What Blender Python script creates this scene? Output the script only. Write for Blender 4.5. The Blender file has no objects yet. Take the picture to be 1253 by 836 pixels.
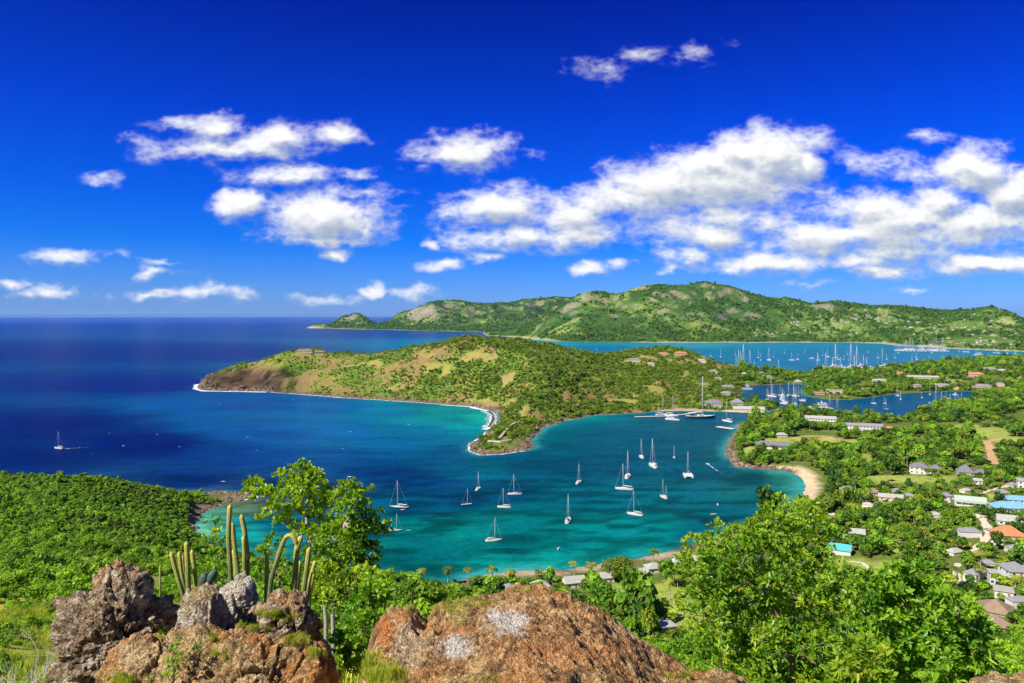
import bpy, math, random
import numpy as np
from mathutils import Vector, Matrix

# ------------------------------------------------------------------ camera, sky, sun, exposure
SC = bpy.context.scene
COL = SC.collection
H, F, CX, HOR = 150.0, 906.0, 626.5, 386.5          # eye height above the sea, focal length and centre in photo pixels

cam = bpy.data.cameras.new('camera')
cam_o = bpy.data.objects.new('camera', cam)
COL.objects.link(cam_o)
cam_o.location = (0, 0, H)
cam_o.rotation_euler = (math.radians(90), 0, 0)
cam.sensor_width = 36.0
cam.lens = 36.0 * F / 1253.0
cam.shift_y = -(418.0 - HOR) / 1253.0
cam.clip_start = 0.2
cam.clip_end = 150000.0
SC.camera = cam_o

SUN_EL, SUN_AZ = 46.0, 232.0                          # sun stands behind the camera to the left (azimuth from +Y, clockwise)
se, sa = math.radians(SUN_EL), math.radians(SUN_AZ)
SUN_DIR = Vector((math.sin(sa) * math.cos(se), math.cos(sa) * math.cos(se), math.sin(se)))
sun = bpy.data.lights.new('sun', 'SUN')
sun.energy = 4.8
sun.angle = math.radians(0.5)
sun.color = (1.0, 0.955, 0.87)
sun_o = bpy.data.objects.new('sun', sun)
COL.objects.link(sun_o)
sun_o.rotation_euler = (-SUN_DIR).to_track_quat('-Z', 'Y').to_euler()
SC.view_settings.view_transform = 'Standard'
SC.view_settings.look = 'None'
SC.view_settings.gamma = 1.0
SC.view_settings.exposure = 0.8
SC.view_settings.use_curve_mapping = False
SC.cycles.use_adaptive_sampling = True
SC.cycles.adaptive_threshold = 0.015
SC.cycles.adaptive_min_samples = 16
SC.cycles.use_denoising = True
SC.cycles.denoiser = 'OPENIMAGEDENOISE'
SC.cycles.max_bounces = 6
SC.cycles.diffuse_bounces = 3
SC.cycles.transparent_max_bounces = 12
SC.cycles.volume_bounces = 1
SC.cycles.sample_clamp_indirect = 4.0

W = bpy.data.worlds.new('World')
SC.world = W
W.use_nodes = True
WT = W.node_tree
WT.nodes.clear()

class NT:
    """small helper to write node trees"""
    def __init__(s, tree): s.t = tree
    def n(s, typ, ins=None, **kw):
        nd = s.t.nodes.new(typ)
        for k, v in kw.items(): setattr(nd, k, v)
        for k, v in (ins or {}).items():
            sock = nd.inputs[k]
            if isinstance(v, bpy.types.NodeSocket): s.t.links.new(v, sock)
            else: sock.default_value = v
        return nd
    def m(s, op, a, b=None, c=None, clamp=False):
        ins = {0: a}
        if b is not None: ins[1] = b
        if c is not None: ins[2] = c
        return s.n('ShaderNodeMath', ins, operation=op, use_clamp=clamp).outputs[0]
    def v(s, op, a, b=None, c=None):
        ins = {0: a}
        if b is not None: ins[1] = b
        if c is not None: ins[2] = c
        nd = s.n('ShaderNodeVectorMath', ins, operation=op)
        return nd.outputs['Value'] if op in ('LENGTH', 'DOT_PRODUCT', 'DISTANCE') else nd.outputs[0]
    def mix(s, f, a, b, blend='MIX'):
        nd = s.n('ShaderNodeMix', data_type='RGBA', blend_type=blend)
        for i, v in ((0, f), (6, a), (7, b)):
            if isinstance(v, bpy.types.NodeSocket): s.t.links.new(v, nd.inputs[i])
            else: nd.inputs[i].default_value = v if i == 0 else (*v, 1.0)[:4]
        return nd.outputs[2]
    def ramp(s, f, pts, interp='LINEAR'):
        nd = s.n('ShaderNodeValToRGB', {0: f})
        el = nd.color_ramp.elements
        while len(el) < len(pts): el.new(0.5)
        for e, (p, c) in zip(el, pts):
            e.position = p; e.color = (*c, 1.0)[:4]
        nd.color_ramp.interpolation = interp
        return nd.outputs[0]
    def step(s, x, a, b, lo=0.0, hi=1.0):
        nd = s.n('ShaderNodeMapRange', {0: x, 1: a, 2: b, 3: lo, 4: hi}, interpolation_type='SMOOTHSTEP')
        return nd.outputs[0]
    def noise(s, vec, scale, detail=4.0, rough=0.55, **kw):
        return s.n('ShaderNodeTexNoise', {'Vector': vec, 'Scale': scale, 'Detail': detail, 'Roughness': rough, **kw})

# clouds: where they stand in the sky as slopes (x/y, z/y) of the direction looked in, ellipse half-axes, thickness
CLOUDS = [  # px, py, rx, ry, strength in the photograph's angular measure
 (885,222,100,34,1.2),(950,192,56,34,1.3),(985,198,28,24,1.1),(905,186,40,24,1.05),(870,200,40,20,.9),(825,226,80,30,1.05),(762,246,62,26,1),(700,262,60,18,.9),
 (612,254,58,24,1.05),(640,290,85,16,.75),(700,288,60,16,.8),(868,290,62,22,.9),(905,268,60,24,.9),(600,312,20,8,.8),(850,310,40,12,.8),
 (1192,212,42,30,1.3),(1235,238,44,28,1.05),(1150,246,48,20,.95),(1065,258,60,22,.9),(1110,270,90,24,1.0),(1035,288,105,22,1.0),(1200,270,90,24,1),
 (1110,302,115,16,.9),(955,322,85,13,.95),(1212,322,68,12,1.1),(1070,332,40,8,.75),(1040,318,60,12,.8),(890,328,30,6,.6),
 (1115,288,190,32,.95),(900,262,120,30,.7),(720,275,120,22,.62),(640,262,70,16,.6),
 (285,182,85,16,.85),(235,151,34,10,.75),(262,160,30,14,.7),(345,170,40,16,.85),(412,166,32,14,.75),(350,214,52,12,.85),(292,250,30,17,.95),
 (395,266,72,30,1.1),(400,292,68,9,.8),(450,280,16,16,.75),(435,236,46,8,.55),(412,309,18,7,.85),(440,212,18,6,.45),
 (570,188,56,20,1.0),(520,205,18,6,.4),(545,322,22,8,.8),(526,298,11,6,.75),(500,356,26,8,.7),(460,358,14,9,.9),(405,368,40,5,.5),
 (712,327,28,8,.75),(760,324,14,7,.6),(820,325,14,5,.6),(125,220,18,11,.6),(75,312,48,9,.7),(240,358,62,8,.75),(180,360,26,5,.6),(18,348,24,7,.75),(40,360,60,6,.5),
 (195,320,16,4,.45),(180,335,30,5,.4),(786,66,24,9,.30),(845,64,24,8,.22),(752,89,20,8,.25),(735,80,18,9,.18),(1130,167,24,6,.55),(1060,200,44,14,.45),(1112,214,34,12,.45),(995,232,24,6,.45),
 (1115,356,24,5,.5),(1000,346,40,4,.4)]

def build_sky():
    T = NT(WT)
    # cloud thickness as a function of a 2-D slope vector
    g = bpy.data.node_groups.new('cloud_thickness', 'ShaderNodeTree')
    g.interface.new_socket('P', in_out='INPUT', socket_type='NodeSocketVector')
    g.interface.new_socket('D', in_out='OUTPUT', socket_type='NodeSocketFloat')
    g.interface.new_socket('M', in_out='OUTPUT', socket_type='NodeSocketFloat')
    B = NT(g)
    gi, go = g.nodes.new('NodeGroupInput'), g.nodes.new('NodeGroupOutput')
    p = gi.outputs[0]
    st = B.v('MULTIPLY', p, (1.0, 1.55, 1.0))
    wob = B.noise(st, 22.0, 3.0, 0.5)
    wv = B.v('MULTIPLY', B.v('SUBTRACT', wob.outputs['Color'], (0.5, 0.5, 0.5)), (0.045, 0.03, 0.0))
    pw = B.v('ADD', p, wv)
    acc = None
    for (px, py, rx, ry, s) in CLOUDS:
        u, v, a, b = (px - CX) / F, (HOR - py) / F, rx * 1.2 / F, ry * 1.22 / F
        q = B.v('MULTIPLY_ADD', pw, (1 / a, 1 / b, 0.0), (-u / a, -v / b, 0.0))
        m = B.m('MULTIPLY_ADD', B.v('LENGTH', q), -s * 0.85, s)
        acc = m if acc is None else B.m('SMOOTH_MAX', acc, m, 0.12)
    n1 = B.noise(st, 17.0, 9.0, 0.55)
    n2 = B.noise(st, 46.0, 5.0, 0.5)
    bil = B.m('ABSOLUTE', B.m('MULTIPLY_ADD', n2.outputs[0], 2.0, -1.0))          # rounded billows
    nn = B.m('ADD', B.m('MULTIPLY_ADD', n1.outputs[0], 1.75, -0.90), B.m('MULTIPLY_ADD', bil, -0.50, 0.12))
    d = B.m('ADD', acc, nn)
    g.links.new(d, go.inputs[0]); g.links.new(acc, go.inputs[1])

    geo = T.n('ShaderNodeTexCoord').outputs['Generated']
    sep = T.n('ShaderNodeSeparateXYZ', {0: geo})
    y = T.m('MAXIMUM', sep.outputs[1], 0.02)
    u, v = T.m('DIVIDE', sep.outputs[0], y), T.m('DIVIDE', sep.outputs[2], y)
    P = T.n('ShaderNodeCombineXYZ', {0: u, 1: v}).outputs[0]
    def thick(off):
        gr = T.n('ShaderNodeGroup'); gr.node_tree = g
        WT.links.new(T.v('ADD', P, off), gr.inputs[0]); return gr.outputs
    d0, m0 = thick((0, 0, 0))
    d1, m1 = thick((-0.008, 0.016, 0))
    front = T.step(sep.outputs[1], 0.25, 0.45)
    alpha = T.m('MULTIPLY', T.step(d0, -0.04, 0.84), front)
    alpha = T.m('MULTIPLY', alpha, T.step(v, 0.003, 0.03, 0.25, 1.0))
    # side turned to the sun is bright, thick parts and bases fall into soft grey
    lit = T.m('ADD', T.m('MULTIPLY_ADD', T.m('SUBTRACT', d0, d1), 0.6, 0.69), T.m('MULTIPLY', T.m('SUBTRACT', m0, m1), 0.55))
    lit = T.m('SUBTRACT', lit, T.m('MULTIPLY', T.step(m0, 0.45, 1.0), 0.10), clamp=True)
    ccol = T.ramp(lit, [(0.0, (0.34, 0.42, 0.58)), (0.40, (0.47, 0.54, 0.68)), (0.60, (0.63, 0.68, 0.77)), (0.80, (0.84, 0.86, 0.89)), (1.0, (1.0, 1.0, 1.0))])
    sky = T.n('ShaderNodeTexSky', sky_type='NISHITA', sun_disc=False, sun_elevation=se, sun_rotation=sa, altitude=150.0, air_density=1.0, dust_density=0.3, ozone_density=2.5)
    el = T.m('ARCSINE', sep.outputs[2])
    eln = T.m('DIVIDE', el, math.pi / 2, clamp=True)
    tint = T.ramp(eln, [(0.0, (0.17, 0.32, 0.84)), (0.025, (0.10, 0.28, 0.83)), (0.061, (0.012, 0.21, 0.80)), (0.10, (0.002, 0.155, 0.80)), (0.162, (0.001, 0.10, 0.76)), (0.257, (0.0005, 0.035, 0.50)), (0.30, (0.002, 0.036, 0.38)), (0.5, (0.14, 0.27, 0.52)), (1.0, (0.4, 0.5, 0.65))])
    base = T.mix(1.0, sky.outputs[0], tint, 'MULTIPLY')
    base = T.v('SCALE', base); WT.nodes[-1].inputs[3].default_value = SKY_K
    ccol = T.v('SCALE', ccol); WT.nodes[-1].inputs[3].default_value = 0.585
    final = T.mix(alpha, base, ccol)
    bg = T.n('ShaderNodeBackground', {'Color': final, 'Strength': 1.0})
    out = T.n('ShaderNodeOutputWorld')
    WT.links.new(bg.outputs[0], out.inputs['Surface'])
SKY_K = 0.108
build_sky()
W.cycles.sampling_method = 'MANUAL'
W.cycles.sample_map_resolution = 512
# ------------------------------------------------------------------ helpers
rng = np.random.default_rng(7)
random.seed(7)

def _hash(ix, iy, iz, seed):
    h = (ix.astype(np.int64) * 374761393 + iy.astype(np.int64) * 668265263 + iz.astype(np.int64) * 2147483647 + seed * 974711) & 0xFFFFFFFF
    h = ((h ^ (h >> 13)) * 1274126177) & 0xFFFFFFFF
    h = ((h ^ (h >> 15)) * 2246822519) & 0xFFFFFFFF
    return (h ^ (h >> 16)) & 0xFFFFFFFF

def vnoise(x, y, z=None, seed=0):
    """smooth value noise in -1..1"""
    if z is None: z = np.zeros_like(x)
    fx, fy, fz = np.floor(x), np.floor(y), np.floor(z)
    tx, ty, tz = x - fx, y - fy, z - fz
    tx = tx * tx * tx * (tx * (tx * 6 - 15) + 10); ty = ty * ty * ty * (ty * (ty * 6 - 15) + 10); tz = tz * tz * tz * (tz * (tz * 6 - 15) + 10)
    def c(a, b, d): return _hash(fx + a, fy + b, fz + d, seed) / 2147483647.5 - 1.0
    x00 = c(0,0,0) * (1 - tx) + c(1,0,0) * tx
    x10 = c(0,1,0) * (1 - tx) + c(1,1,0) * tx
    x01 = c(0,0,1) * (1 - tx) + c(1,0,1) * tx
    x11 = c(0,1,1) * (1 - tx) + c(1,1,1) * tx
    return (x00 * (1 - ty) + x10 * ty) * (1 - tz) + (x01 * (1 - ty) + x11 * ty) * tz

def fbm(x, y, z=None, oct=5, gain=0.5, seed=0):
    if z is None: z = np.zeros_like(x)
    a, s, t = 1.0, 0.0, 0.0
    for i in range(oct):
        s = s + a * vnoise(x * 2 ** i + 17.3 * i, y * 2 ** i - 9.1 * i, z * 2 ** i + 3.7 * i, seed + i)
        t += a; a *= gain
    return s / t

def worley(x, y, z, seed=0):
    """cell number (0..1) and distance to the cell border"""
    fx, fy, fz = np.floor(x), np.floor(y), np.floor(z); d1 = np.full(x.shape, 9.0); d2 = np.full(x.shape, 9.0); cid = np.zeros(x.shape)
    for i in (-1, 0, 1):
        for j in (-1, 0, 1):
            for k in (-1, 0, 1):
                a, b, c = fx + i, fy + j, fz + k
                h = [_hash(a, b, c, seed + q) / 4294967295.0 for q in (1, 2, 3, 4)]
                d = np.sqrt((a + h[0] - x) ** 2 + (b + h[1] - y) ** 2 + (c + h[2] - z) ** 2)
                n = d < d1
                d2 = np.where(n, d1, np.minimum(d2, d)); cid = np.where(n, h[3], cid); d1 = np.where(n, d, d1)
    return cid, d2 - d1

def sstep(x, a, b):
    t = np.clip((x - a) / (b - a), 0, 1)
    return t * t * (3 - 2 * t)

def G(px, py, z=0.0):
    """point of the horizontal plane at height z seen at a photo pixel"""
    Y = (H - z) * F / (py - HOR)
    return ((px - CX) / F * Y, Y)
def XY(px, Y): return ((px - CX) / F * Y, Y)
def pix(x, y, z): return CX + F * x / y, HOR + F * (H - z) / y

def new_mesh(name, verts, faces, mats=(), mat_idx=None, smooth=False, attrs=None):
    me = bpy.data.meshes.new(name)
    verts = np.asarray(verts, dtype=np.float32).reshape(-1, 3)
    if isinstance(faces, np.ndarray):
        nf, k = faces.shape
        me.vertices.add(len(verts)); me.vertices.foreach_set('co', verts.ravel())
        me.loops.add(nf * k); me.loops.foreach_set('vertex_index', faces.astype(np.int32).ravel())
        me.polygons.add(nf); me.polygons.foreach_set('loop_start', np.arange(nf, dtype=np.int32) * k)
        me.update(calc_edges=True)
    else:
        me.from_pydata(verts.tolist(), [], faces)
    for m in mats: me.materials.append(m)
    if mat_idx is not None: me.polygons.foreach_set('material_index', np.asarray(mat_idx, dtype=np.int32))
    me.polygons.foreach_set('use_smooth', np.full(len(me.polygons), smooth))
    for k, arr in (attrs or {}).items():
        arr = np.asarray(arr, dtype=np.float32)
        if arr.ndim == 1:
            a = me.attributes.new(k, 'FLOAT', 'POINT'); a.data.foreach_set('value', arr)
        else:
            if arr.shape[1] == 3: arr = np.c_[arr, np.ones(len(arr), dtype=np.float32)]
            a = me.attributes.new(k, 'FLOAT_COLOR', 'POINT'); a.data.foreach_set('color', arr.ravel())
    me.update()
    return me

def link(name, data, parent=None, loc=None, rotz=0.0, scale=None):
    o = bpy.data.objects.new(name, data)
    COL.objects.link(o)
    if parent is not None: o.parent = parent
    if loc is not None: o.location = loc
    if rotz: o.rotation_euler = (0, 0, rotz)
    if scale is not None: o.scale = (scale,) * 3 if np.isscalar(scale) else scale
    return o

def tag(o, label=None, cat=None, group=None, kind=None):
    if label: o['label'] = label
    if cat: o['category'] = cat
    if group: o['group'] = group
    if kind: o['kind'] = kind
    return o

def copy_tree(o, parent=None):
    c = o.copy(); COL.objects.link(c)
    if parent is not None: c.parent = parent
    for ch in list(o.children): copy_tree(ch, c)
    return c

class MB:
    """collects simple solids into one mesh with a material index per face"""
    def __init__(s): s.v, s.f, s.mi = [], [], []
    def add(s, verts, faces, mi=0):
        b = len(s.v); s.v += [tuple(map(float, v)) for v in verts]
        s.f += [tuple(i + b for i in f) for f in faces]; s.mi += [mi] * len(faces)
    def box(s, x0, x1, y0, y1, z0, z1, mi=0):
        s.add([(x0,y0,z0),(x1,y0,z0),(x1,y1,z0),(x0,y1,z0),(x0,y0,z1),(x1,y0,z1),(x1,y1,z1),(x0,y1,z1)],
              [(0,3,2,1),(4,5,6,7),(0,1,5,4),(1,2,6,5),(2,3,7,6),(3,0,4,7)], mi)
    def tube(s, pts, rad, n=6, mi=0):
        pts = [Vector(p) for p in pts]
        rad = [rad] * len(pts) if np.isscalar(rad) else rad
        vs, fs = [], []
        up = Vector((0, 0, 1))
        for i, p in enumerate(pts):
            d = (pts[min(i + 1, len(pts) - 1)] - pts[max(i - 1, 0)]).normalized()
            a = d.cross(up if abs(d.z) < 0.95 else Vector((1, 0, 0))).normalized(); b = d.cross(a)
            for k in range(n):
                t = 2 * math.pi * k / n
                vs.append(p + (a * math.cos(t) + b * math.sin(t)) * rad[i])
        for i in range(len(pts) - 1):
            for k in range(n):
                fs.append((i * n + k, i * n + (k + 1) % n, (i + 1) * n + (k + 1) % n, (i + 1) * n + k))
        fs.append(tuple(reversed(range(n)))); fs.append(tuple((len(pts) - 1) * n + k for k in range(n)))
        s.add(vs, fs, mi)
    def build(s, name, mats, parent=None, smooth=False, **kw):
        mats = mats if isinstance(mats, (list, tuple)) else [mats]
        return link(name, new_mesh(name, s.v, s.f, mats, s.mi, smooth), parent, **kw)
    def mesh(s, name, mats, smooth=False):
        mats = mats if isinstance(mats, (list, tuple)) else [mats]
        return new_mesh(name, s.v, s.f, mats, s.mi, smooth)

# ------------------------------------------------------------------ materials
def mat(name, col, rough=0.7, spec=0.3, var=0.12, scale=3.0, bump=0.0, metallic=0.0, obj_var=0.0):
    """painted / plain surface with uneven tone"""
    m = bpy.data.materials.new(name); m.use_nodes = True
    T = NT(m.node_tree); bs = m.node_tree.nodes['Principled BSDF']
    co = T.n('ShaderNodeTexCoord').outputs['Object']
    no = T.noise(co, scale, 5.0, 0.6)
    f = T.m('MULTIPLY_ADD', no.outputs[0], 2 * var, 1 - var)
    if obj_var:
        f = T.m('MULTIPLY', f, T.m('MULTIPLY_ADD', T.n('ShaderNodeObjectInfo').outputs['Random'], 2 * obj_var, 1 - obj_var))
    c = T.v('SCALE', col); c.node.inputs[3].default_value = 1.0
    m.node_tree.links.new(f, c.node.inputs[3])
    m.node_tree.links.new(c, bs.inputs['Base Color'])
    bs.inputs['Roughness'].default_value = rough
    bs.inputs['Specular IOR Level'].default_value = spec
    bs.inputs['Metallic'].default_value = metallic
    if bump:
        b = T.n('ShaderNodeBump', {'Strength': bump, 'Distance': 0.05, 'Height': no.outputs[0]})
        m.node_tree.links.new(b.outputs[0], bs.inputs['Normal'])
    return m

def leaf_mat(name, col, col2, trans=0.35, rough=0.5, spec=0.25, obj_var=0.25, tv=0.9):
    """leaf: attribute 'tint' (0..1, per leaf) runs from col to col2; each plant a little lighter or darker"""
    m = bpy.data.materials.new(name); m.use_nodes = True
    nt = m.node_tree; T = NT(nt); nt.nodes.clear()
    at = T.n('ShaderNodeAttribute', attribute_name='tint').outputs['Fac']
    rnd = T.n('ShaderNodeObjectInfo').outputs['Random']
    f = T.m('ADD', at, T.m('MULTIPLY_ADD', rnd, tv, -.47 * tv), clamp=True)
    c = T.mix(f, col, col2)
    sc = T.m('MULTIPLY_ADD', T.m('FRACT', T.m('MULTIPLY', rnd, 7.31)), 2 * obj_var, 1 - obj_var)
    c = T.v('SCALE', c); nt.links.new(sc, c.node.inputs[3])
    bs = T.n('ShaderNodeBsdfPrincipled', {'Base Color': c, 'Roughness': rough, 'Specular IOR Level': spec})
    tc = T.v('MULTIPLY', c, (1.25, 1.35, 0.45))
    tr = T.n('ShaderNodeBsdfTranslucent', {'Color': tc})
    mx = T.n('ShaderNodeMixShader', {0: trans, 1: bs.outputs[0], 2: tr.outputs[0]})
    out = T.n('ShaderNodeOutputMaterial')
    nt.links.new(mx.outputs[0], out.inputs[0])
    return m

M = {}
# ------------------------------------------------------------------ coast and terrain
COAST_PX = [(-500,560),(-300,575),(-100,588),(0,594),(120,600),(200,604),(240,604),(272,603),(300,604),(309,609),(288,613),(264,619),(247,631),(238,645),(243,659),
 (262,672),(300,682),(360,692),(430,701),(500,711),(550,713),(585,706),(620,701),(660,699),(700,696),(735,690),(790,682),(840,671),(880,655),
 (915,645),(945,634),(965,624),(980,613),(987,602),(987,592),(979,582),(962,576),(935,573),(905,571),(895,563),(893,551),(897,537),(905,526),(902,522),(912,517),
 (930,510),(955,506),(985,508),(1020,514),(1055,519),(1090,518),(1108,513),(1125,506),(1142,499),(1168,494),(1190,488),(1202,483),(1192,479),
 (1165,479),(1120,481),(1098,482),(1070,486),(1040,489),(1010,489),(988,485),(980,479),(988,474),(992,471),(975,470),(945,471),(918,472),(908,476),(905,485),(910,493),
 (935,495),(955,498),(952,502),(925,506),(890,504),(850,503),(814,503),(768,506),(729,508),(690,515),(668,522),(656,532),(648,540),(650,546),(640,551),(615,556),(590,556),(578,552),(580,545),
 (590,536),(604,526),(612,517),(612,508),(600,502),(580,497),(540,494.5),(500,491.5),(450,488.5),(410,486),(370,482.5),(330,479.5),(290,478.5),(255,478),(243,476),(250,470),
 (300,464),(360,458),(430,453),(520,448),(600,444),(700,441),(800,440.5),(870,442),(900,446.5),(925,452),(956,455),(986,459),(1000,454.5),(1035,453.5),(1062,455),
 (1085,450),(1122,447),(1165,445),(1185,442.5),(1253,441),(1400,438),(1700,436)]
COAST = [G(*p) for p in COAST_PX]
COAST = np.array([(-2500, 250), (-1500, 420)] + COAST + [(4600, 2900), (4600, -400), (-2500, -400)])

def poly_sdf(x, y, poly):
    """signed distance, positive inside"""
    x = np.asarray(x, dtype=np.float64); y = np.asarray(y, dtype=np.float64)
    d2 = np.full(x.shape, 1e18); ins = np.zeros(x.shape, dtype=bool)
    n = len(poly)
    for i in range(n):
        ax, ay = poly[i]; bx, by = poly[(i + 1) % n]
        ex, ey = bx - ax, by - ay
        wx, wy = x - ax, y - ay
        t = np.clip((wx * ex + wy * ey) / (ex * ex + ey * ey + 1e-9), 0, 1)
        d2 = np.minimum(d2, (wx - ex * t) ** 2 + (wy - ey * t) ** 2)
        if ay != by:
            c = ((ay <= y) & (by > y)) | ((by <= y) & (ay > y))
            ins ^= c & (x < ax + (y - ay) * ex / ey)
    return np.where(ins, 1, -1) * np.sqrt(d2)

def resample(poly, step, closed=True):
    out = []
    n = len(poly)
    for i in range(n if closed else n - 1):
        a, b = np.array(poly[i]), np.array(poly[(i + 1) % n])
        k = max(1, int(np.linalg.norm(b - a) / step))
        for j in range(k): out.append(a + (b - a) * j / k)
    return np.array(out)
# a wavier coastline
_c = resample(COAST, 22.0)
_n = np.c_[fbm(_c[:, 0] / 40, _c[:, 1] / 40, oct=3, seed=3), fbm(_c[:, 0] / 40 + 50, _c[:, 1] / 40, oct=3, seed=9)]
_far = sstep(_c[:, 1], 250, 500)[:, None]
COASTW = _c + _n * 6.0 * _far

# control heights: (photo column, distance, height) on hillsides and crests
CP = []
def cps(px, *yz):
    for (Y, z) in yz: CP.append((*XY(px, Y), z))
for X in (-14, -7, -2.5, 0, 2.5, 7, 14):
    for Y, z in ((-25, 149.8), (-8, 148.9), (0, 147.9), (3, 146.7), (5, 145.8), (7, 145.0), (9, 144.3), (12, 142.9), (16, 141.0), (24, 137.2)):
        if Y > 0: z -= 0.05 * abs(X) * (Y / 24) + (min(1.0, Y / 5) * 0.62 * max(0, X - 1.2) if X > 0 else 0)
        CP.append((X, Y, z))
for X in (-300, -100, 100, 300): CP.append((X, -100, 155)); CP.append((X, -300, 160))
CP += [(-60, 0, 143), (60, 0, 143), (-150, 10, 138), (150, 10, 130), (300, 50, 105), (-300, 50, 112)]
CP += [(-3.9, 8.4, 145.6), (-3.1, 8.6, 145.6), (-2.4, 8.8, 145.4)]
cps(30, (40, 130.2), (75, 121.2), (100, 113.5), (150, 99), (240, 77.5), (350, 56.5), (430, 45.5), (520, 37))
cps(-150, (40, 132), (100, 113), (240, 80), (430, 50), (520, 44))
cps(-400, (100, 112), (300, 80), (480, 58))
cps(110, (35, 132.0), (60, 123.8), (100, 113.5), (150, 99), (240, 76), (350, 54), (430, 42), (520, 35))
cps(165, (100, 112), (250, 70), (400, 41), (520, 29))
cps(220, (35, 132), (60, 123.5), (120, 107), (250, 67), (400, 33), (480, 18), (555, 14))
cps(280, (60, 124), (150, 96), (250, 62), (350, 28), (430, 8), (605, 2))
cps(330, (40, 131), (100, 112), (200, 74), (300, 40), (400, 13))
cps(430, (40, 131.5), (100, 112), (200, 74), (300, 38), (380, 13))
cps(500, (40, 131.5), (100, 112), (170, 88.5), (240, 60), (300, 36), (380, 9))
cps(560, (40, 131), (100, 110), (160, 86), (200, 66), (300, 28), (370, 6))
cps(640, (40, 130), (100, 105), (200, 58), (300, 21), (370, 4))
cps(760, (40, 129), (100, 102), (200, 54), (300, 15), (360, 3.5), (400, 3))
cps(850, (30, 133), (60, 117), (100, 96), (200, 47), (300, 9), (360, 4), (440, 3))
cps(1000, (30, 132), (60, 116), (100, 96), (200, 46), (300, 9), (400, 5), (500, 4), (600, 4))
cps(1110, (60, 117), (100, 98), (200, 50), (300, 13), (400, 6), (500, 6), (600, 6), (700, 7), (800, 10), (900, 12))
cps(1230, (60, 119), (100, 101), (200, 58), (300, 18), (360, 12), (450, 11), (550, 12), (650, 16), (760, 20), (900, 24), (1100, 18), (1250, 12))
cps(1400, (100, 105), (200, 70), (350, 30), (600, 30), (900, 35), (1300, 25), (1800, 22))
cps(1800, (200, 80), (600, 50), (1200, 40), (2200, 30))
cps(1000, (700, 6), (800, 9), (880, 14), (960, 24), (1000, 23))
cps(945, (830, 9), (900, 14), (950, 17), (1000, 12)); cps(920, (900, 9), (960, 9)); cps(1060, (800, 9), (900, 14), (980, 16)); cps(1160, (1000, 16), (1100, 14))
cps(1180, (1600, 10), (1900, 20), (2100, 22)); cps(1100, (1550, 6), (1750, 14), (1900, 14)); cps(1030, (1450, 5), (1650, 9), (1850, 6)); cps(1253, (1600, 14), (1900, 26), (2200, 22))
cps(960, (1750, 4), (1900, 4)); cps(915, (1700, 8), (1850, 10)); cps(920, (1230, 3)); cps(880, (1240, 5), (1350, 18), (1500, 26))
# the long peninsula: crest line, then its faces
cps(250, (1560, 28)); cps(275, (1570, 42)); cps(310, (1590, 52)); cps(335, (1600, 64)); cps(350, (1610, 76)); cps(372, (1620, 82)); cps(392, (1620, 77)); cps(410, (1610, 72)); cps(440, (1590, 72))
cps(470, (1570, 78)); cps(500, (1540, 87)); cps(540, (1500, 98)); cps(575, (1460, 106)); cps(600, (1440, 108)); cps(640, (1440, 103)); cps(665, (1460, 96)); cps(690, (1500, 86)); cps(704, (1560, 78)); cps(720, (1600, 71)); cps(734, (1640, 66)); cps(762, (1680, 64)); cps(778, (1720, 67)); cps(803, (1750, 75)); cps(824, (1760, 77)); cps(844, (1760, 66)); cps(870, (1760, 50)); cps(885, (1760, 36)); cps(905, (1760, 20))
cps(300, (1530, 16)); cps(370, (1540, 47)); cps(440, (1440, 30)); cps(500, (1400, 45)); cps(560, (1340, 55)); cps(600, (1300, 70)); cps(640, (1200, 62)); cps(640, (1300, 85)); cps(620, (1150, 40)); cps(640, (1080, 28)); cps(625, (1000, 16)); cps(612, (930, 13)); cps(605, (860, 8)); cps(632, (860, 9))
cps(690, (1150, 20)); cps(690, (1300, 60)); cps(740, (1250, 22)); cps(740, (1400, 50)); cps(790, (1300, 24)); cps(790, (1500, 46)); cps(840, (1300, 20)); cps(840, (1500, 40))
cps(560, (1650, 60)); cps(640, (1700, 60)); cps(460, (1750, 40)); cps(700, (1900, 40)); cps(800, (2100, 30)); cps(600, (2000, 30))
cps(704, (1720, 58)); cps(734, (1830, 42)); cps(762, (1880, 40)); cps(778, (1900, 43)); cps(803, (1920, 48)); cps(824, (1920, 48)); cps(844, (1920, 42)); cps(870, (1920, 30)); cps(680, (1680, 66)); cps(250, (1640, 15)); cps(330, (1700, 40))
_b = resample(COAST, 90.0)
_b = _b[(_b[:, 1] > 300) & (_b[:, 0] < 3000)]
CPA = np.array(CP + [(x, y, 0.5) for x, y in _b])

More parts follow.
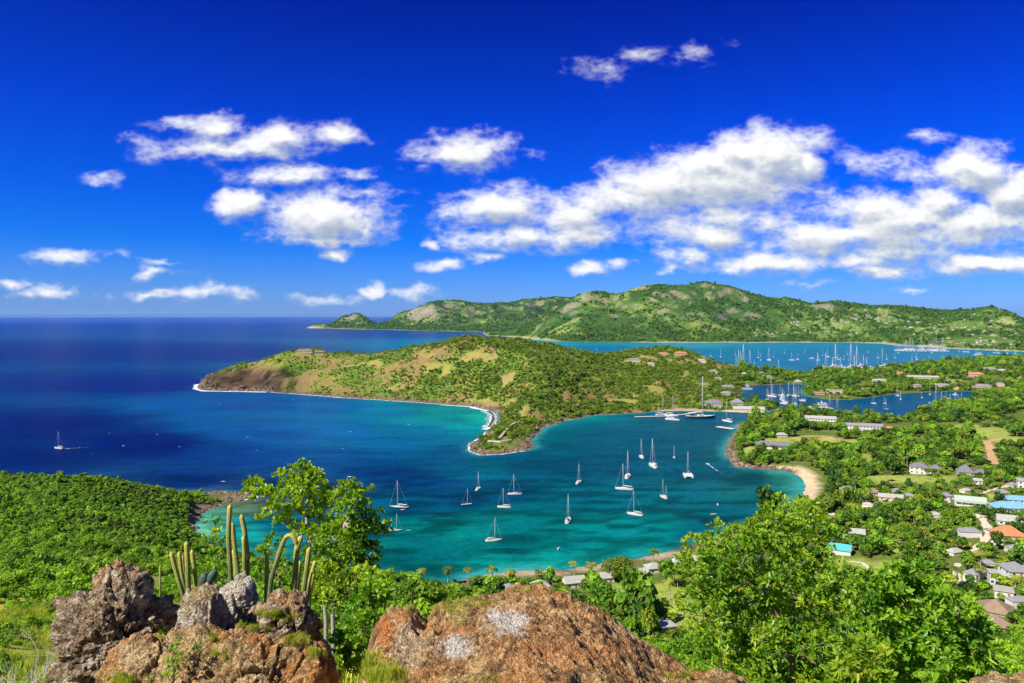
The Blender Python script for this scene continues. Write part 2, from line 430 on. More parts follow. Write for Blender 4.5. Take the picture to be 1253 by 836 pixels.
class RBF:
    def __init__(s, pts, c):
        s.p = pts[:, :2]; s.c = c; n = len(pts)
        r = np.sqrt(((s.p[:, None] - s.p[None]) ** 2).sum(-1) + c * c)
        A = np.zeros((n + 1, n + 1)); A[:n, :n] = -r; A[:n, :n] -= np.eye(n) * 0.5; A[:n, n] = 1; A[n, :n] = 1
        s.w = np.linalg.solve(A, np.r_[pts[:, 2], 0])
    def __call__(s, x, y):
        out = np.full(x.shape, s.w[-1]); c2 = s.c ** 2
        for (px, py), w in zip(s.p, s.w[:-1]): out -= w * np.sqrt((x - px) ** 2 + (y - py) ** 2 + c2)
        return out
def relief(x, y, h):
    far = sstep(np.hypot(x, y), 60, 300); pen = sstep(y, 820, 1000) * sstep(x - 620, 0, -200)
    rel = fbm(x / 130, y / 130, oct=5, seed=21)
    gul = 1 - np.abs(fbm(x / 170 + 9, y / 170, oct=3, seed=31)) * 2
    return far * np.clip(h / 45, 0.08, 1) * (rel * (9 + 3 * pen) + (gul - 0.5) * (6 + 10 * pen)) + pen * 3.5 * sstep(h, 8, 20)
CPA[:, 2] -= relief(CPA[:, 0], CPA[:, 1], CPA[:, 2])          # crests keep their measured heights under the relief
_rbf = RBF(CPA, 4.0)

def height_sd(x, y):
    x = np.asarray(x, dtype=np.float64); y = np.asarray(y, dtype=np.float64)
    sd = poly_sdf(x, y, COASTW)
    h = _rbf(x, y)
    far = sstep(np.hypot(x, y), 60, 300)
    h = h + relief(x, y, h) - 3.5 * sstep(y, 820, 1000) * sstep(x - 620, 0, -200) * sstep(h, 8, 20)
    h = h + (1 - far) * (fbm(x / 2.5, y / 2.5, oct=4, seed=5) * 0.10 + fbm(x / 14, y / 14, oct=3, seed=6) * 0.35 * sstep(np.hypot(x, y), 6, 30))
    crag = sstep(x, -420, -520) * sstep(y, 1400, 1460) * sstep(sd, 0, 12) * (1 - sstep(h, 38, 52))
    h = h + crag * (np.abs(fbm(x / 22, y / 22, oct=4, gain=.6, seed=25)) * 16 - 4)
    # cliffs on the exposed head, gentle edges elsewhere
    cliff = sstep(x, -380, -520) * sstep(y, 1300, 1400)
    lim = 0.25 + np.maximum(sd, 0) * (0.55 + 1.6 * cliff) + 1.5 * sstep(sd, 0, 4) * (0.3 + 0.7 * sstep(fbm(x / 60, y / 60, oct=2, seed=12), -0.2, 0.3))
    low = 0.3 + 0.012 * np.maximum(sd, 0)
    h = np.where(sd > 0, np.clip(h, low, lim), np.maximum(sd * 0.25, -6.0) - 0.05)
    return h, sd
def height(x, y): return height_sd(np.atleast_1d(np.asarray(x, float)), np.atleast_1d(np.asarray(y, float)))[0]

def axis(segs):
    """segs: [(start, end, step0, step1)] -> graded coordinates"""
    out = [segs[0][0]]
    for a, b, s0, s1 in segs:
        while out[-1] < b - 1e-6:
            t = (out[-1] - a) / (b - a)
            out.append(min(b, out[-1] + s0 + (s1 - s0) * max(0, t)))
    return np.array(out)
def sym(segs):
    a = axis(segs); return np.r_[-a[:0:-1], a]
def grid_faces(nx, ny):
    i = np.arange(nx * ny).reshape(ny, nx)
    return np.stack([i[:-1, :-1], i[:-1, 1:], i[1:, 1:], i[1:, :-1]], -1).reshape(-1, 4)

LX = np.r_[-axis([(0, 12, .3, .3), (12, 200, .3, 7), (200, 1300, 7, 7), (1300, 2400, 7, 60)])[:0:-1], axis([(0, 12, .3, .3), (12, 200, .3, 7), (200, 1700, 7, 8), (1700, 4400, 8, 90)])]
LY = axis([(-150, -10, 12, .5), (-10, 22, .3, .3), (22, 300, .3, 6), (300, 1700, 6, 8), (1700, 2750, 8, 9)])
gx, gy = np.meshgrid(LX, LY)
gz, gsd = height_sd(gx, gy)

def ground_hit(px, py, y0=2.0, y1=3000.0):
    """where a photo pixel's ray first meets the terrain"""
    Y = np.r_[np.arange(y0, 60, 0.25), np.arange(60, 500, 1.0), np.arange(500, y1, 3.0)]
    x = (px - CX) / F * Y
    zr = H - (py - HOR) / F * Y
    h = height(x, Y)
    k = np.nonzero(h >= zr)[0]
    if len(k) == 0:
        X, Yy = G(px, py); return X, Yy, 0.0
    k = k[0]
    return float(x[k]), float(Y[k]), float(h[k])
def _bil(A, x, y):
    i = np.clip(np.searchsorted(LX, x) - 1, 0, len(LX) - 2); j = np.clip(np.searchsorted(LY, y) - 1, 0, len(LY) - 2)
    tx = (x - LX[i]) / (LX[i + 1] - LX[i]); ty = (y - LY[j]) / (LY[j + 1] - LY[j])
    return (A[j, i] * (1 - tx) + A[j, i + 1] * tx) * (1 - ty) + (A[j + 1, i] * (1 - tx) + A[j + 1, i + 1] * tx) * ty
def height(x, y): return _bil(gz, np.atleast_1d(np.asarray(x, float)), np.atleast_1d(np.asarray(y, float)))
def shore(x, y): return _bil(gsd, np.atleast_1d(np.asarray(x, float)), np.atleast_1d(np.asarray(y, float)))
def h1(x, y): return float(height(x, y)[0])

def ell(px, py, L):
    """how far inside any of the photo-measured ellipses (1 centre .. 0 rim)"""
    m = np.zeros(np.shape(px))
    for cx, cy, rx, ry in L: m = np.maximum(m, 1 - np.hypot((px - cx) / rx, (py - cy) / ry))
    return m
LAWNS = [(780,722,60,10),(700,714,16,5),(845,742,30,26),(815,725,25,10),(1040,695,40,14),(1010,700,25,18),(1085,700,24,16),(1096,668,10,14),(1100,586,55,5),(1128,587,30,5),(1085,590,20,4),(1213,608,11,6),(1160,586,14,5),
         (965,540,40,5),(1000,540,45,4),(1045,541,14,4),(920,552,16,6),(1215,530,25,8),(1180,524,25,5),(1235,538,30,4),(1060,560,8,6),(830,760,20,15),(1180,705,16,8)]
PENC = [(790,438,30,4),(768,445,14,3),(842,441,22,4),(868,452,12,5),(704,456,16,4),(742,464,12,5),(622,462,16,14),(596,492,30,9),(572,440,34,9),(540,452,20,8),(660,470,9,10),(806,475,12,6),(775,490,14,8),(850,470,14,5),(835,458,14,4),(725,440,12,3),(880,466,12,5),(640,505,12,10),(480,470,30,8),(450,445,24,6),(520,432,16,5)]
CLEAR = [(1212,552,10,14),(1226,540,28,4),(1000,536,40,3),(945,550,20,6),(1205,560,7,10),(1250,578,12,4)]
SANDY = [(995,595,24,34),(960,570,24,7),(640,702,60,5),(740,694,60,5),(820,681,45,6),(248,630,20,14),(280,606,40,5),(880,660,40,8),(840,503,40,3),(910,503,30,2.5)]

def pen_clear(x, y, px, py):
    """ragged dry clearings of the peninsula"""
    a, b, c = fbm(x / 40, y / 40, oct=4, seed=45), fbm(x / 40 + 20, y / 40, oct=4, seed=46), fbm(x / 14, y / 14, oct=4, gain=.65, seed=47)
    e = ell(px + 34 * a, py + 9 * b, PENC)
    return np.where(e > 0, e * .9 + 1.1 * c - .08, -1)
def ground_colour(x, y, z, sd):
    yy = np.maximum(y, 1.0)
    px, py = pix(x, yy, z)
    vis = y > 30
    n = fbm(x / 45, y / 45, oct=5, seed=41); n2 = fbm(x / 12, y / 12, oct=4, seed=43); n3 = fbm(x / 3, y / 3, oct=4, seed=44)
    def c(r, g, b): return np.array([r, g, b])[None, :] * np.ones((x.size, 1))
    def mixc(a, b, t): return a + (b - a) * t.reshape(-1, 1)
    green, olive, ochre, rock, sand, lawn, wood = c(.11,.18,.024), c(.19,.22,.04), c(.20,.14,.055), c(.13,.088,.054), c(.52,.40,.255), c(.24,.29,.055), c(.065,.085,.02)
    col = mixc(green, olive, sstep(n, -.3, .4).ravel())
    # dry ochre soil on the peninsula's sunny face
    pen = sstep(y, 800, 860) * sstep(y - 0.0 * x, 800, 900) * (1 - sstep(px, 900, 960)) * sstep(x, -1500, -1400)
    dry = pen * sstep(n * .7 + n2 * .6 + .12 * sstep(px, 700, 480) + .0, .0, .45)
    col = mixc(col, ochre, np.clip(dry, 0, 1).ravel())
    lo = sstep(y, 350, 420) * (1 - pen)
    col = mixc(col, wood, (lo * .6).ravel())
    col = mixc(col, ochre * .9, (lo * sstep(n2 + n * .5, .35, .6) * .8).ravel())
    # meadow of the near slope
    near = 1 - sstep(y, 60, 130)
    mead = mixc(c(.20,.27,.03), c(.38,.38,.05), sstep(n3 + n2 * .8, -.1, .6).ravel())
    col = mixc(col, mead, near.ravel())
    left = (1 - sstep(y, 120, 200)) * sstep(y, 30, 60) * (1 - sstep(px, 260, 330))
    col = mixc(col, c(.42,.38,.04), (left * sstep(n2 + .3 * n3, 0.05, .4)).ravel())
    col = mixc(col, lawn, (sstep(ell(px, py, LAWNS), 0.0, .25) * vis).ravel())
    col = mixc(col, c(.42,.30,.14), (sstep(ell(px, py, CLEAR), 0.0, .3) * vis * sstep(n2, -.4, .2)).ravel())
    pc = sstep(pen_clear(x, y, px, py), 0.05, .4) * pen
    col = mixc(col, mixc(c(.24,.25,.045), c(.29,.19,.085), sstep(n2 + n3, -.2, .35).ravel()), (pc * .9).ravel())
    # shore rock and sand
    mang = sstep(px, 955, 975) * (1 - sstep(py, 524, 530))
    rk = (1 - sstep(sd, 4, 16 + 10 * n2)) * sstep(y, 300, 420) * (1 - mang)
    rock = rock * (1 + .5 * n3.reshape(-1, 1)) + sstep(n2, 0, .4).reshape(-1, 1) * c(.08, .05, .03)
    col = mixc(col, rock, np.clip(rk, 0, 1).ravel())
    head = sstep(px + 30 * n2, 385, 335) * sstep(y, 1400, 1460) * (1 - sstep(z + 14 * n2, 30, 46))
    col = mixc(col, c(.045,.028,.018) * (1 + 2.2 * n2.reshape(-1, 1)), (head * .95).ravel())
    sm = sstep(ell(px, py, SANDY), 0.0, .12) * (1 - sstep(sd, np.where(px < 420, 3, 9), np.where(px < 420, 8, 14))) * (y > 300)
    sandc = mixc(sand, c(.33,.26,.17), sstep(px, 900, 860).ravel() * sstep(px, 500, 560).ravel())
    sandc = mixc(sandc, c(.23,.165,.115) * (1 + .5 * n3.reshape(-1, 1)), sstep(px, 420, 400).ravel())
    col = mixc(col, sandc, np.clip(sm, 0, 1).ravel())
    return np.clip(col, 0.01, 1)

def ground_material():
    m = bpy.data.materials.new('soil_and_grass'); m.use_nodes = True
    nt = m.node_tree; T = NT(nt); bs = nt.nodes['Principled BSDF']
    at = T.n('ShaderNodeAttribute', attribute_name='ground').outputs['Color']
    pos = T.n('ShaderNodeNewGeometry').outputs['Position']
    n1 = T.noise(pos, 0.35, 7.0, 0.65); n2 = T.noise(pos, 0.03, 5.0, 0.6); n3 = T.noise(pos, 9.0, 5.0, 0.7)
    f = T.m('MULTIPLY', T.m('MULTIPLY_ADD', n1.outputs[0], 1.1, 0.45), T.m('MULTIPLY_ADD', n2.outputs[0], 0.6, 0.7))
    f = T.m('MULTIPLY', f, T.m('MULTIPLY_ADD', n3.outputs[0], 0.8, 0.6))
    c = T.v('SCALE', at); nt.links.new(f, c.node.inputs[3])
    n4 = T.noise(pos, 0.11, 5.0, 0.7)
    c = T.mix(T.step(n4.outputs[0], .47, .34), c, T.v('MULTIPLY', c, (.48, .62, .5)))      # tufts of darker growth
    c = T.mix(T.step(n1.outputs[0], .5, .68), c, T.v('MULTIPLY', c, (1.25, 1.0, .6)))
    nt.links.new(c, bs.inputs['Base Color'])
    bs.inputs['Roughness'].default_value = 0.95; bs.inputs['Specular IOR Level'].default_value = 0.1
    b = T.n('ShaderNodeBump', {'Strength': 0.6, 'Distance': 0.6, 'Height': T.m('ADD', n1.outputs[0], T.m('MULTIPLY', n3.outputs[0], .1))})
    nt.links.new(b.outputs[0], bs.inputs['Normal'])
    return m
M['ground'] = ground_material()
_gc = ground_colour(gx.ravel(), gy.ravel(), gz.ravel(), gsd.ravel())
ground_me = new_mesh('ground', np.c_[gx.ravel(), gy.ravel(), gz.ravel()], grid_faces(len(LX), len(LY)), [M['ground']], smooth=True, attrs={'ground': _gc})
tag(link('ground', ground_me), kind='structure')

# ------------------------------------------------------------------ far hills across the harbour
def far_hill(name, pts, crest, sky, shore_px, res, x0, x1, y1, seed, relief, extra=(), sandy=True):
    coast = [G(*p) for p in shore_px]
    poly = np.array(coast + [(coast[-1][0] + 2500, y1 + 1500), (coast[0][0] - 300, y1 + 1500)])
    pw = resample(poly, 60.0)
    pw = pw + np.c_[fbm(pw[:, 0] / 150, pw[:, 1] / 150, oct=3, seed=seed), fbm(pw[:, 0] / 150 + 40, pw[:, 1] / 150, oct=3, seed=seed)] * 22
    ctl = [(*XY(p, Y), H - (q - HOR) / F * Y) for (p, q, Y) in pts]
    for (p, q, Y) in crest: ctl.append((*XY(p, Y * 1.16), .35 * (H - (q - HOR) / F * Y)))
    ctl += list(extra)
    ctl += [(x, y, 2.0) for x, y in resample(np.array(coast), 160.0, False)]
    ctl = np.array(ctl)
    f = RBF(ctl, 30.0)
    def rough(x, y, h0):
        n = fbm(x / 420, y / 420, oct=6, gain=0.55, seed=seed + 3); r = 1 - np.abs(fbm(x / 380 + 5, y / 380, oct=5, gain=0.55, seed=seed + 8)) * 2
        big = 1 - np.abs(fbm(x / 620 + 3 + .3 * n, y / 900, oct=3, gain=.45, seed=seed + 17)) * 2.4
        return np.clip(h0 / 160, 0.05, 1) * ((n * .8 + r - .62) + 1.5 * (big - .45)) * relief
    f2 = RBF(np.c_[ctl[:, :2], -rough(ctl[:, 0], ctl[:, 1], f(ctl[:, 0], ctl[:, 1]))], 10.0)     # crests keep their measured heights
    xs = np.arange(x0, x1 + res, res); ys = np.arange(min(c[1] for c in coast) - 60, y1, res)
    X, Y = np.meshgrid(xs, ys)
    sd = poly_sdf(X, Y, pw)
    h = f(X, Y)
    h = h + rough(X, Y, h) + f2(X, Y)
    sk = np.array(sky, float); bear = CX + F * X / Y                         # no ground behind stands above the measured crest line
    top = H - (np.interp(bear, sk[:, 0], sk[:, 1]) + 1.3 + .9 * fbm(X / 90, Y * 0, oct=4, seed=seed + 30) - HOR) / F * Y
    h = np.where(h > top - 25, top - 25 + 25 * np.tanh((h - top + 25) / 25), h)
    h = np.where(sd > 0, np.clip(h, 1.0 + .02 * sd, 1.5 + .75 * sd), np.maximum(sd * .1, -5))
    # colours: woods, paler pasture, bare rock where it is steep
    gyv, gxv = np.gradient(h, res); sl = np.hypot(gxv, gyv)
    m1 = fbm(X / 300, Y / 300, oct=5, seed=seed + 11); m2 = fbm(X / 70, Y / 70, oct=4, seed=seed + 12)
    def c(r, g, b): return np.array([r, g, b])[None, None, :]
    def mx(a, b, t): return a + (b - a) * t[..., None]
    col = mx(c(.04,.095,.016), c(.11,.19,.03), sstep(m1 + .5 * m2, -.35, .45))
    col = mx(col, c(.23,.25,.06), sstep(m1 * .4 + m2, .22, .55) * .8)
    col = mx(col, c(.26,.21,.15), sstep(sl + .25 * m2, .72, 1.0) * .75)
    col = mx(col, c(.30,.20,.13), sstep(sd, 26, 6) * sstep(m1, -.1, .3))
    if sandy: col = mx(col, c(.36,.32,.22), sstep(sd, 18, 6) * sstep(m1 + .2, -.3, .1))
    me = new_mesh(name, np.c_[X.ravel(), Y.ravel(), h.ravel()], grid_faces(len(xs), len(ys)), [M['hills']], smooth=True, attrs={'ground': col.reshape(-1, 3)})
    tag(link(name, me), kind='structure')
    return xs, ys, h, sd
def hills_material():
    m = bpy.data.materials.new('hill_cover'); m.use_nodes = True
    nt = m.node_tree; T = NT(nt); bs = nt.nodes['Principled BSDF']
    at = T.n('ShaderNodeAttribute', attribute_name='ground').outputs['Color']
    pos = T.n('ShaderNodeNewGeometry').outputs['Position']
    n1 = T.noise(pos, 0.05, 6.0, 0.7); n2 = T.noise(pos, 0.008, 5.0, 0.6)
    f = T.m('MULTIPLY', T.m('MULTIPLY_ADD', n1.outputs[0], 2.2, -0.1), T.m('MULTIPLY_ADD', n2.outputs[0], .9, .55))
    c = T.v('SCALE', at); nt.links.new(f, c.node.inputs[3])
    nt.links.new(c, bs.inputs['Base Color'])
    bs.inputs['Roughness'].default_value = 0.95; bs.inputs['Specular IOR Level'].default_value = 0.1
    b = T.n('ShaderNodeBump', {'Strength': 0.9, 'Distance': 12.0, 'Height': n1.outputs[0]})
    nt.links.new(b.outputs[0], bs.inputs['Normal'])
    return m
M['hills'] = hills_material()
HP = [(606,408,6300),(625,403,6000),(645,397,5700),(665,386,5500),(690,372,5300),(705,361,5200),(718,356,5150),(732,355,5150),(748,361,5250),(770,364,5400),(800,352,5350),(830,350,5300),(848,345,5250),(862,343,5250),(878,347,5300),(895,350,5350),(920,359,5400),(945,363,5500),(962,364,5600),
 (990,371,5500),(1010,369,5500),(1026,366.5,5500),(1045,370,5450),(1075,374,5400),(1100,374,5400),(1140,378,5200),(1170,379.5,4900),(1190,378,4700),(1215,374.5,4500),(1235,378,4400),(1265,380,4400),(1320,376,4300),(1400,384,4300),
 (780,349,6300),(792,347,6300),(806,345.5,6300),(822,348,6300),(760,356,6200),(975,362,6600),(1000,367,6600),(700,390,4800),(730,385,4750),(690,402,4600),(760,400,4600),(800,385,4750),(830,372,4900),(860,375,4800),(860,395,4600),(905,385,4800),(920,400,4550),(950,378,5000),(985,388,4800),(1020,382,5000),
 (1030,395,4500),(1080,388,4800),(1090,402,4300),(1130,392,4600),(1140,408,4000),(1180,392,4300),(1215,388,4150),(1200,405,3800),(1250,395,4000),(1250,412,3600),(1310,400,3800),(960,405,4500),(640,404,5400),(660,398,5200),(740,410,4450),(800,408,4450),(880,408,4450),(1010,410,4350),
 (700,392,8200),(860,392,8200),(1000,392,8200),(1200,394,7800),(1400,394,7800)]
MSKY = [c[:2] for c in HP[:8]] + [(748,358.5),(764,356.5),(780,349),(792,347),(806,345.5),(822,348),(832,348.5)] + [c[:2] for c in HP[12:33]] + [(1600,384)]
HS = [(596,410.5),(620,412),(650,415),(690,418.5),(760,419),(850,419.3),(950,419.3),(1040,419.3),(1075,420.5),(1110,423.5),(1160,426.5),(1200,428.5),(1253,430.5),(1330,433),(1450,436)]
far_main = far_hill('hills', HP, [c for c in HP[:35] if not (752 < c[0] < 832 or 955 < c[0] < 1012)], MSKY, HS, 18.0, -250, 4300, 7500, 61, 58)
LP = [(378,397.5,8900),(388,396,8900),(396,395,8900),(404,396.5,8950),(412,391,8950),(422,385,8950),(435,381.7,8950),(448,387.5,8950),(458,395,9050),(467,395.5,9100),(477,390.5,9200),(490,382,9300),(507,376.5,9400),(521,371,9500),(536,368,9600),(550,366.5,9650),(565,367,9650),(580,370.5,9700),(595,371,9900),(612,370.5,10200),(624,369.5,10400),(640,366.5,10600),(655,364.5,10700),(683,363,10800),(720,366,10800),(800,372,10800),
 (520,390,9100),(555,386,9150),(590,388,9200),(630,385,9300),(660,380,9800),(490,397,8950),(540,399,8850),(590,400,8850),(640,396,9000),(430,393,8850),(700,388,9500)]
LS = [(374,401.5),(390,401.8),(405,402.3),(425,402.8),(450,403.2),(480,403.8),(520,405),(550,405.3),(590,406.4),(620,407.0),(660,408),(720,408)]
far_left = far_hill('hills', LP, LP[:25], [c[:2] for c in LP[:26]], LS, 26.0, -3000, 1700, 12200, 91, 62, [(*XY(a, b), c) for a, b, c in ((400,9350,5),(415,9400,5),(425,9500,5),(445,9450,5),(458,9300,3),(463,9300,3),(458,9500,3),(470,9550,5),(480,9700,5),(490,9900,5),(507,10000,40),(430,10300,5),(470,10500,5),(520,10600,40))])

# ------------------------------------------------------------------ the sea: one sheet to the horizon
SX = sym([(0, 700, 7, 7), (700, 2000, 7, 40), (2000, 9000, 40, 900), (9000, 120000, 2000, 30000)])
SY = axis([(-3000, 250, 600, 100), (250, 1700, 6, 7), (1700, 3000, 7, 25), (3000, 12000, 25, 700), (12000, 125000, 1000, 30000)])
wx, wy = np.meshgrid(SX, SY); wx, wy = wx.ravel(), wy.ravel()
WATER_C = [  # photo column, row, sRGB of the water's own colour
 (60,392,12,60,150),(300,391,15,75,165),(520,400,20,90,170),(60,400,5,42,128),(250,400,8,50,140),(420,408,12,66,158),(560,408,18,90,165),(60,430,2,32,118),(220,430,3,38,122),(150,470,2,32,118),(60,520,2,28,108),(180,545,3,30,108),(20,560,2,26,100),(230,590,4,36,108),
 (300,495,4,66,150),(400,500,5,78,156),(480,505,4,92,155),(540,508,2,120,152),(585,507,4,140,158),(596,512,20,150,160),(560,520,3,112,148),(520,530,3,88,148),(420,525,5,80,158),(330,530,5,66,148),(280,560,4,48,128),(350,565,4,52,126),(430,560,4,62,132),(470,540,4,78,142),(530,560,2,64,120),(470,580,4,44,108),(520,590,3,52,112),(560,570,2,66,112),
 (380,610,5,62,122),(320,600,6,52,118),(600,575,2,78,116),(640,570,2,84,118),(700,545,4,92,122),(660,540,6,104,124),(760,535,4,96,128),(840,525,8,104,134),(890,515,12,106,140),(700,575,3,86,120),(760,570,4,90,122),(830,575,4,94,124),(880,580,4,92,118),(930,590,3,88,108),(960,600,10,112,118),(970,585,60,160,146),(980,600,75,165,150),(940,615,4,100,112),(620,600,2,76,112),(560,610,2,74,118),(500,620,3,84,122),(700,610,4,100,122),(760,615,5,106,126),(820,610,5,104,124),
 (880,630,4,96,116),(860,650,4,92,114),(800,640,8,124,130),(740,640,8,128,132),(670,640,6,118,126),(600,640,8,124,130),(560,650,10,130,130),(500,650,8,120,126),(520,680,6,104,112),(580,680,6,100,108),(640,675,5,98,110),(700,670,6,108,116),(760,670,8,118,122),(600,690,30,150,145),(660,690,36,158,152),(730,682,40,160,155),(790,676,24,140,140),(420,690,10,120,120),
 (280,625,80,140,110),(256,640,90,175,150),(300,640,8,150,158),(340,640,6,120,140),(300,660,20,165,165),(250,652,120,185,150),(370,640,5,90,125),(285,618,110,120,90),
 (940,482,22,92,134),(960,490,20,88,132),(1000,495,18,92,140),(1040,500,18,96,146),(1090,505,18,98,150),(1140,490,20,98,150),(1180,484,26,100,140),
 (720,426,10,128,180),(800,430,8,136,186),(880,432,6,138,192),(950,440,4,132,190),(950,424,22,150,198),(850,422,60,175,200),(700,421,50,165,195),(1000,446,4,128,186),(1050,432,5,134,192),(1100,440,6,138,195),(1150,436,8,140,195),(1220,436,14,140,190),(1253,436,20,140,188)]
def _adj(p, q, r, g, b):
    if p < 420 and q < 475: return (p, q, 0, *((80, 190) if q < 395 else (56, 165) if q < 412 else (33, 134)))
    if p < 250 and q < 560: return (p, q, 0, 31, 122)
    if p < 610 and 490 < q < 600: g, b = g * 1.4, b * 1.18
    return (p, q, r if r > 50 else r * .3, g, b)
WATER_C = [_adj(*c) for c in WATER_C] + [(545,504,0,150,160),(570,502,0,158,162),(520,503,0,130,158),(560,513,0,138,152)]
_wp = np.array([G(p, q) for p, q, *_ in WATER_C]); _ws = np.array([c[2:] for c in WATER_C]) / 255.0
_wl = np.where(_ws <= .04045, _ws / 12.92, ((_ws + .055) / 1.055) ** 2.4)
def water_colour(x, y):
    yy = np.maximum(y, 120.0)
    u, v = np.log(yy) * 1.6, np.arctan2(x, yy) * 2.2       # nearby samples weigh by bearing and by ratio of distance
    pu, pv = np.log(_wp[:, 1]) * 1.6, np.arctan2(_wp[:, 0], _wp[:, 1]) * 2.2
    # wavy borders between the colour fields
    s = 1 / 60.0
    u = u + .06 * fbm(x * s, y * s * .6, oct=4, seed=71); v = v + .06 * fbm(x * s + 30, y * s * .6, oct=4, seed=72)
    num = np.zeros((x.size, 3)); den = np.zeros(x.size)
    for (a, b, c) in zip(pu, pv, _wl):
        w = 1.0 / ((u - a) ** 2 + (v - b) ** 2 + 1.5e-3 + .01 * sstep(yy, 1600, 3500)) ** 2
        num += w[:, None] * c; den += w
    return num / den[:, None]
wc = water_colour(wx, wy)
inl = (wx > -1300) & (wx < 1800) & (wy > 250) & (wy < 2900)
wsd = np.full(wx.shape, -500.0); wsd[inl] = poly_sdf(wx[inl], wy[inl], COASTW)
# seagrass beds and sand patches in the shallow bay, pale shallows along the shore
patch = fbm(wx / 26 + .5 * fbm(wx / 30, wy / 30, oct=2, seed=83), wy / 11, oct=5, gain=.6, seed=81)
bay = (wy < 1050) & (wx > -420)
ppy0 = pix(wx, np.maximum(wy, 1), 0)[1]
wc = wc * np.where(bay, 1 + .75 * (sstep(patch, -.22, .22) * 2 - 1) * sstep(ppy0, 540, 640) * .42 + .3 * np.clip(patch, -.7, .7), 1)[:, None]
ppx, ppy = pix(wx, np.maximum(wy, 1), 0)
shal = sstep(wsd, -16, -1) * (wsd < 30) * sstep(fbm(wx / 50, wy / 50, oct=3, seed=85), -.5, .2)
tq = np.array([.05, .42, .40])
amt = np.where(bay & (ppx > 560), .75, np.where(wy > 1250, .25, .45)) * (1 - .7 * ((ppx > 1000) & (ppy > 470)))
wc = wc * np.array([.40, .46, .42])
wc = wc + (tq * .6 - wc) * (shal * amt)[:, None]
rough_sea = (1 - sstep(ppx, 420, 640)) * sstep(wy, 450, 700)
SEA_BACK = float(SY[-1])
def water_material():
    m = bpy.data.materials.new('sea_water'); m.use_nodes = True
    nt = m.node_tree; T = NT(nt); bs = nt.nodes['Principled BSDF']
    at = T.n('ShaderNodeAttribute', attribute_name='water').outputs['Color']
    rs = T.n('ShaderNodeAttribute', attribute_name='open_sea').outputs['Fac']
    pos = T.n('ShaderNodeNewGeometry').outputs['Position']
    sw = T.v('MULTIPLY', pos, (1.0, 1.7, 1.0))
    big = T.noise(T.v('MULTIPLY', pos, (1, 2.6, 1)), 0.006, 4.0, 0.6)
    n1 = T.noise(sw, 0.16, 6.0, 0.62); n2 = T.noise(sw, 0.9, 3.0, 0.6)
    f = T.m('MULTIPLY', T.m('MULTIPLY_ADD', big.outputs[0], 1.0, .5), T.m('MULTIPLY', T.m('MULTIPLY_ADD', n1.outputs[0], 1.5, .25), T.m('MULTIPLY_ADD', n2.outputs[0], .8, .6)))  # sky reflections on the ripples are put into the water colour as noise
    c = T.v('SCALE', at); nt.links.new(f, c.node.inputs[3])
    cap = T.noise(T.v('MULTIPLY', pos, (1, 1.3, 1)), 0.075, 3.0, 0.55)
    capm = T.m('MULTIPLY', T.step(cap.outputs[0], .725, .775), rs)
    c = T.mix(capm, c, (.75, .8, .85))
    nt.links.new(c, bs.inputs['Base Color'])
    bs.inputs['Roughness'].default_value = 0.22
    bs.inputs['IOR'].default_value = 1.06
    bs.inputs['Specular IOR Level'].default_value = 0.03
    b = T.n('ShaderNodeBump', {'Strength': 0.45, 'Distance': 0.6, 'Height': T.m('ADD', n1.outputs[0], T.m('MULTIPLY', n2.outputs[0], .22))})
    nt.links.new(b.outputs[0], bs.inputs['Normal'])
    return m
M['water'] = water_material()
sea_me = new_mesh('sea', np.c_[wx, wy, np.zeros_like(wx)], grid_faces(len(SX), len(SY)), [M['water']], smooth=True, attrs={'water': wc, 'open_sea': rough_sea})
tag(link('sea', sea_me), kind='structure')
# ------------------------------------------------------------------ buildings
M['white_wall'] = mat('white_wall', (.56, .53, .47), .85, .1, .18, .7)
M['cream_wall'] = mat('cream_wall', (.50, .40, .28), .85, .1, .2, 1.5)
M['pink_wall'] = mat('pink_wall', (.48, .31, .25), .85, .1, .2, 1.5)
M['stone_wall'] = mat('stone_wall', (.36, .31, .25), .9, .1, .25, 2.5)
M['grey_roof'] = mat('grey_roof', (.22, .21, .225), .85, .1, .35, .5)
M['dark_roof'] = mat('dark_roof', (.16, .15, .16), .85, .1, .35, .5)
M['brown_roof'] = mat('brown_roof', (.24, .17, .115), .85, .1, .35, .5)
M['white_roof'] = mat('white_roof', (.335, .32, .285), .7, .15, .3, .35)
M['blue_roof'] = mat('blue_roof', (.16, .33, .52), .6, .2, .22, .8)
M['terracotta_roof'] = mat('terracotta_roof', (.42, .18, .08), .85, .1, .3, .6)
M['green_roof'] = mat('green_roof', (.34, .39, .32), .7, .2, .25, .8)
M['teal_roof'] = mat('teal_roof', (.07, .36, .36), .5, .3, .1, .8)
M['glass'] = mat('window_glass', (.03, .04, .05), .12, .5, .1)
M['frame'] = mat('window_frame', (.75, .74, .7), .6, .2, .05)
M['timber'] = mat('timber', (.24, .15, .09), .8, .1, .25, 3.0)

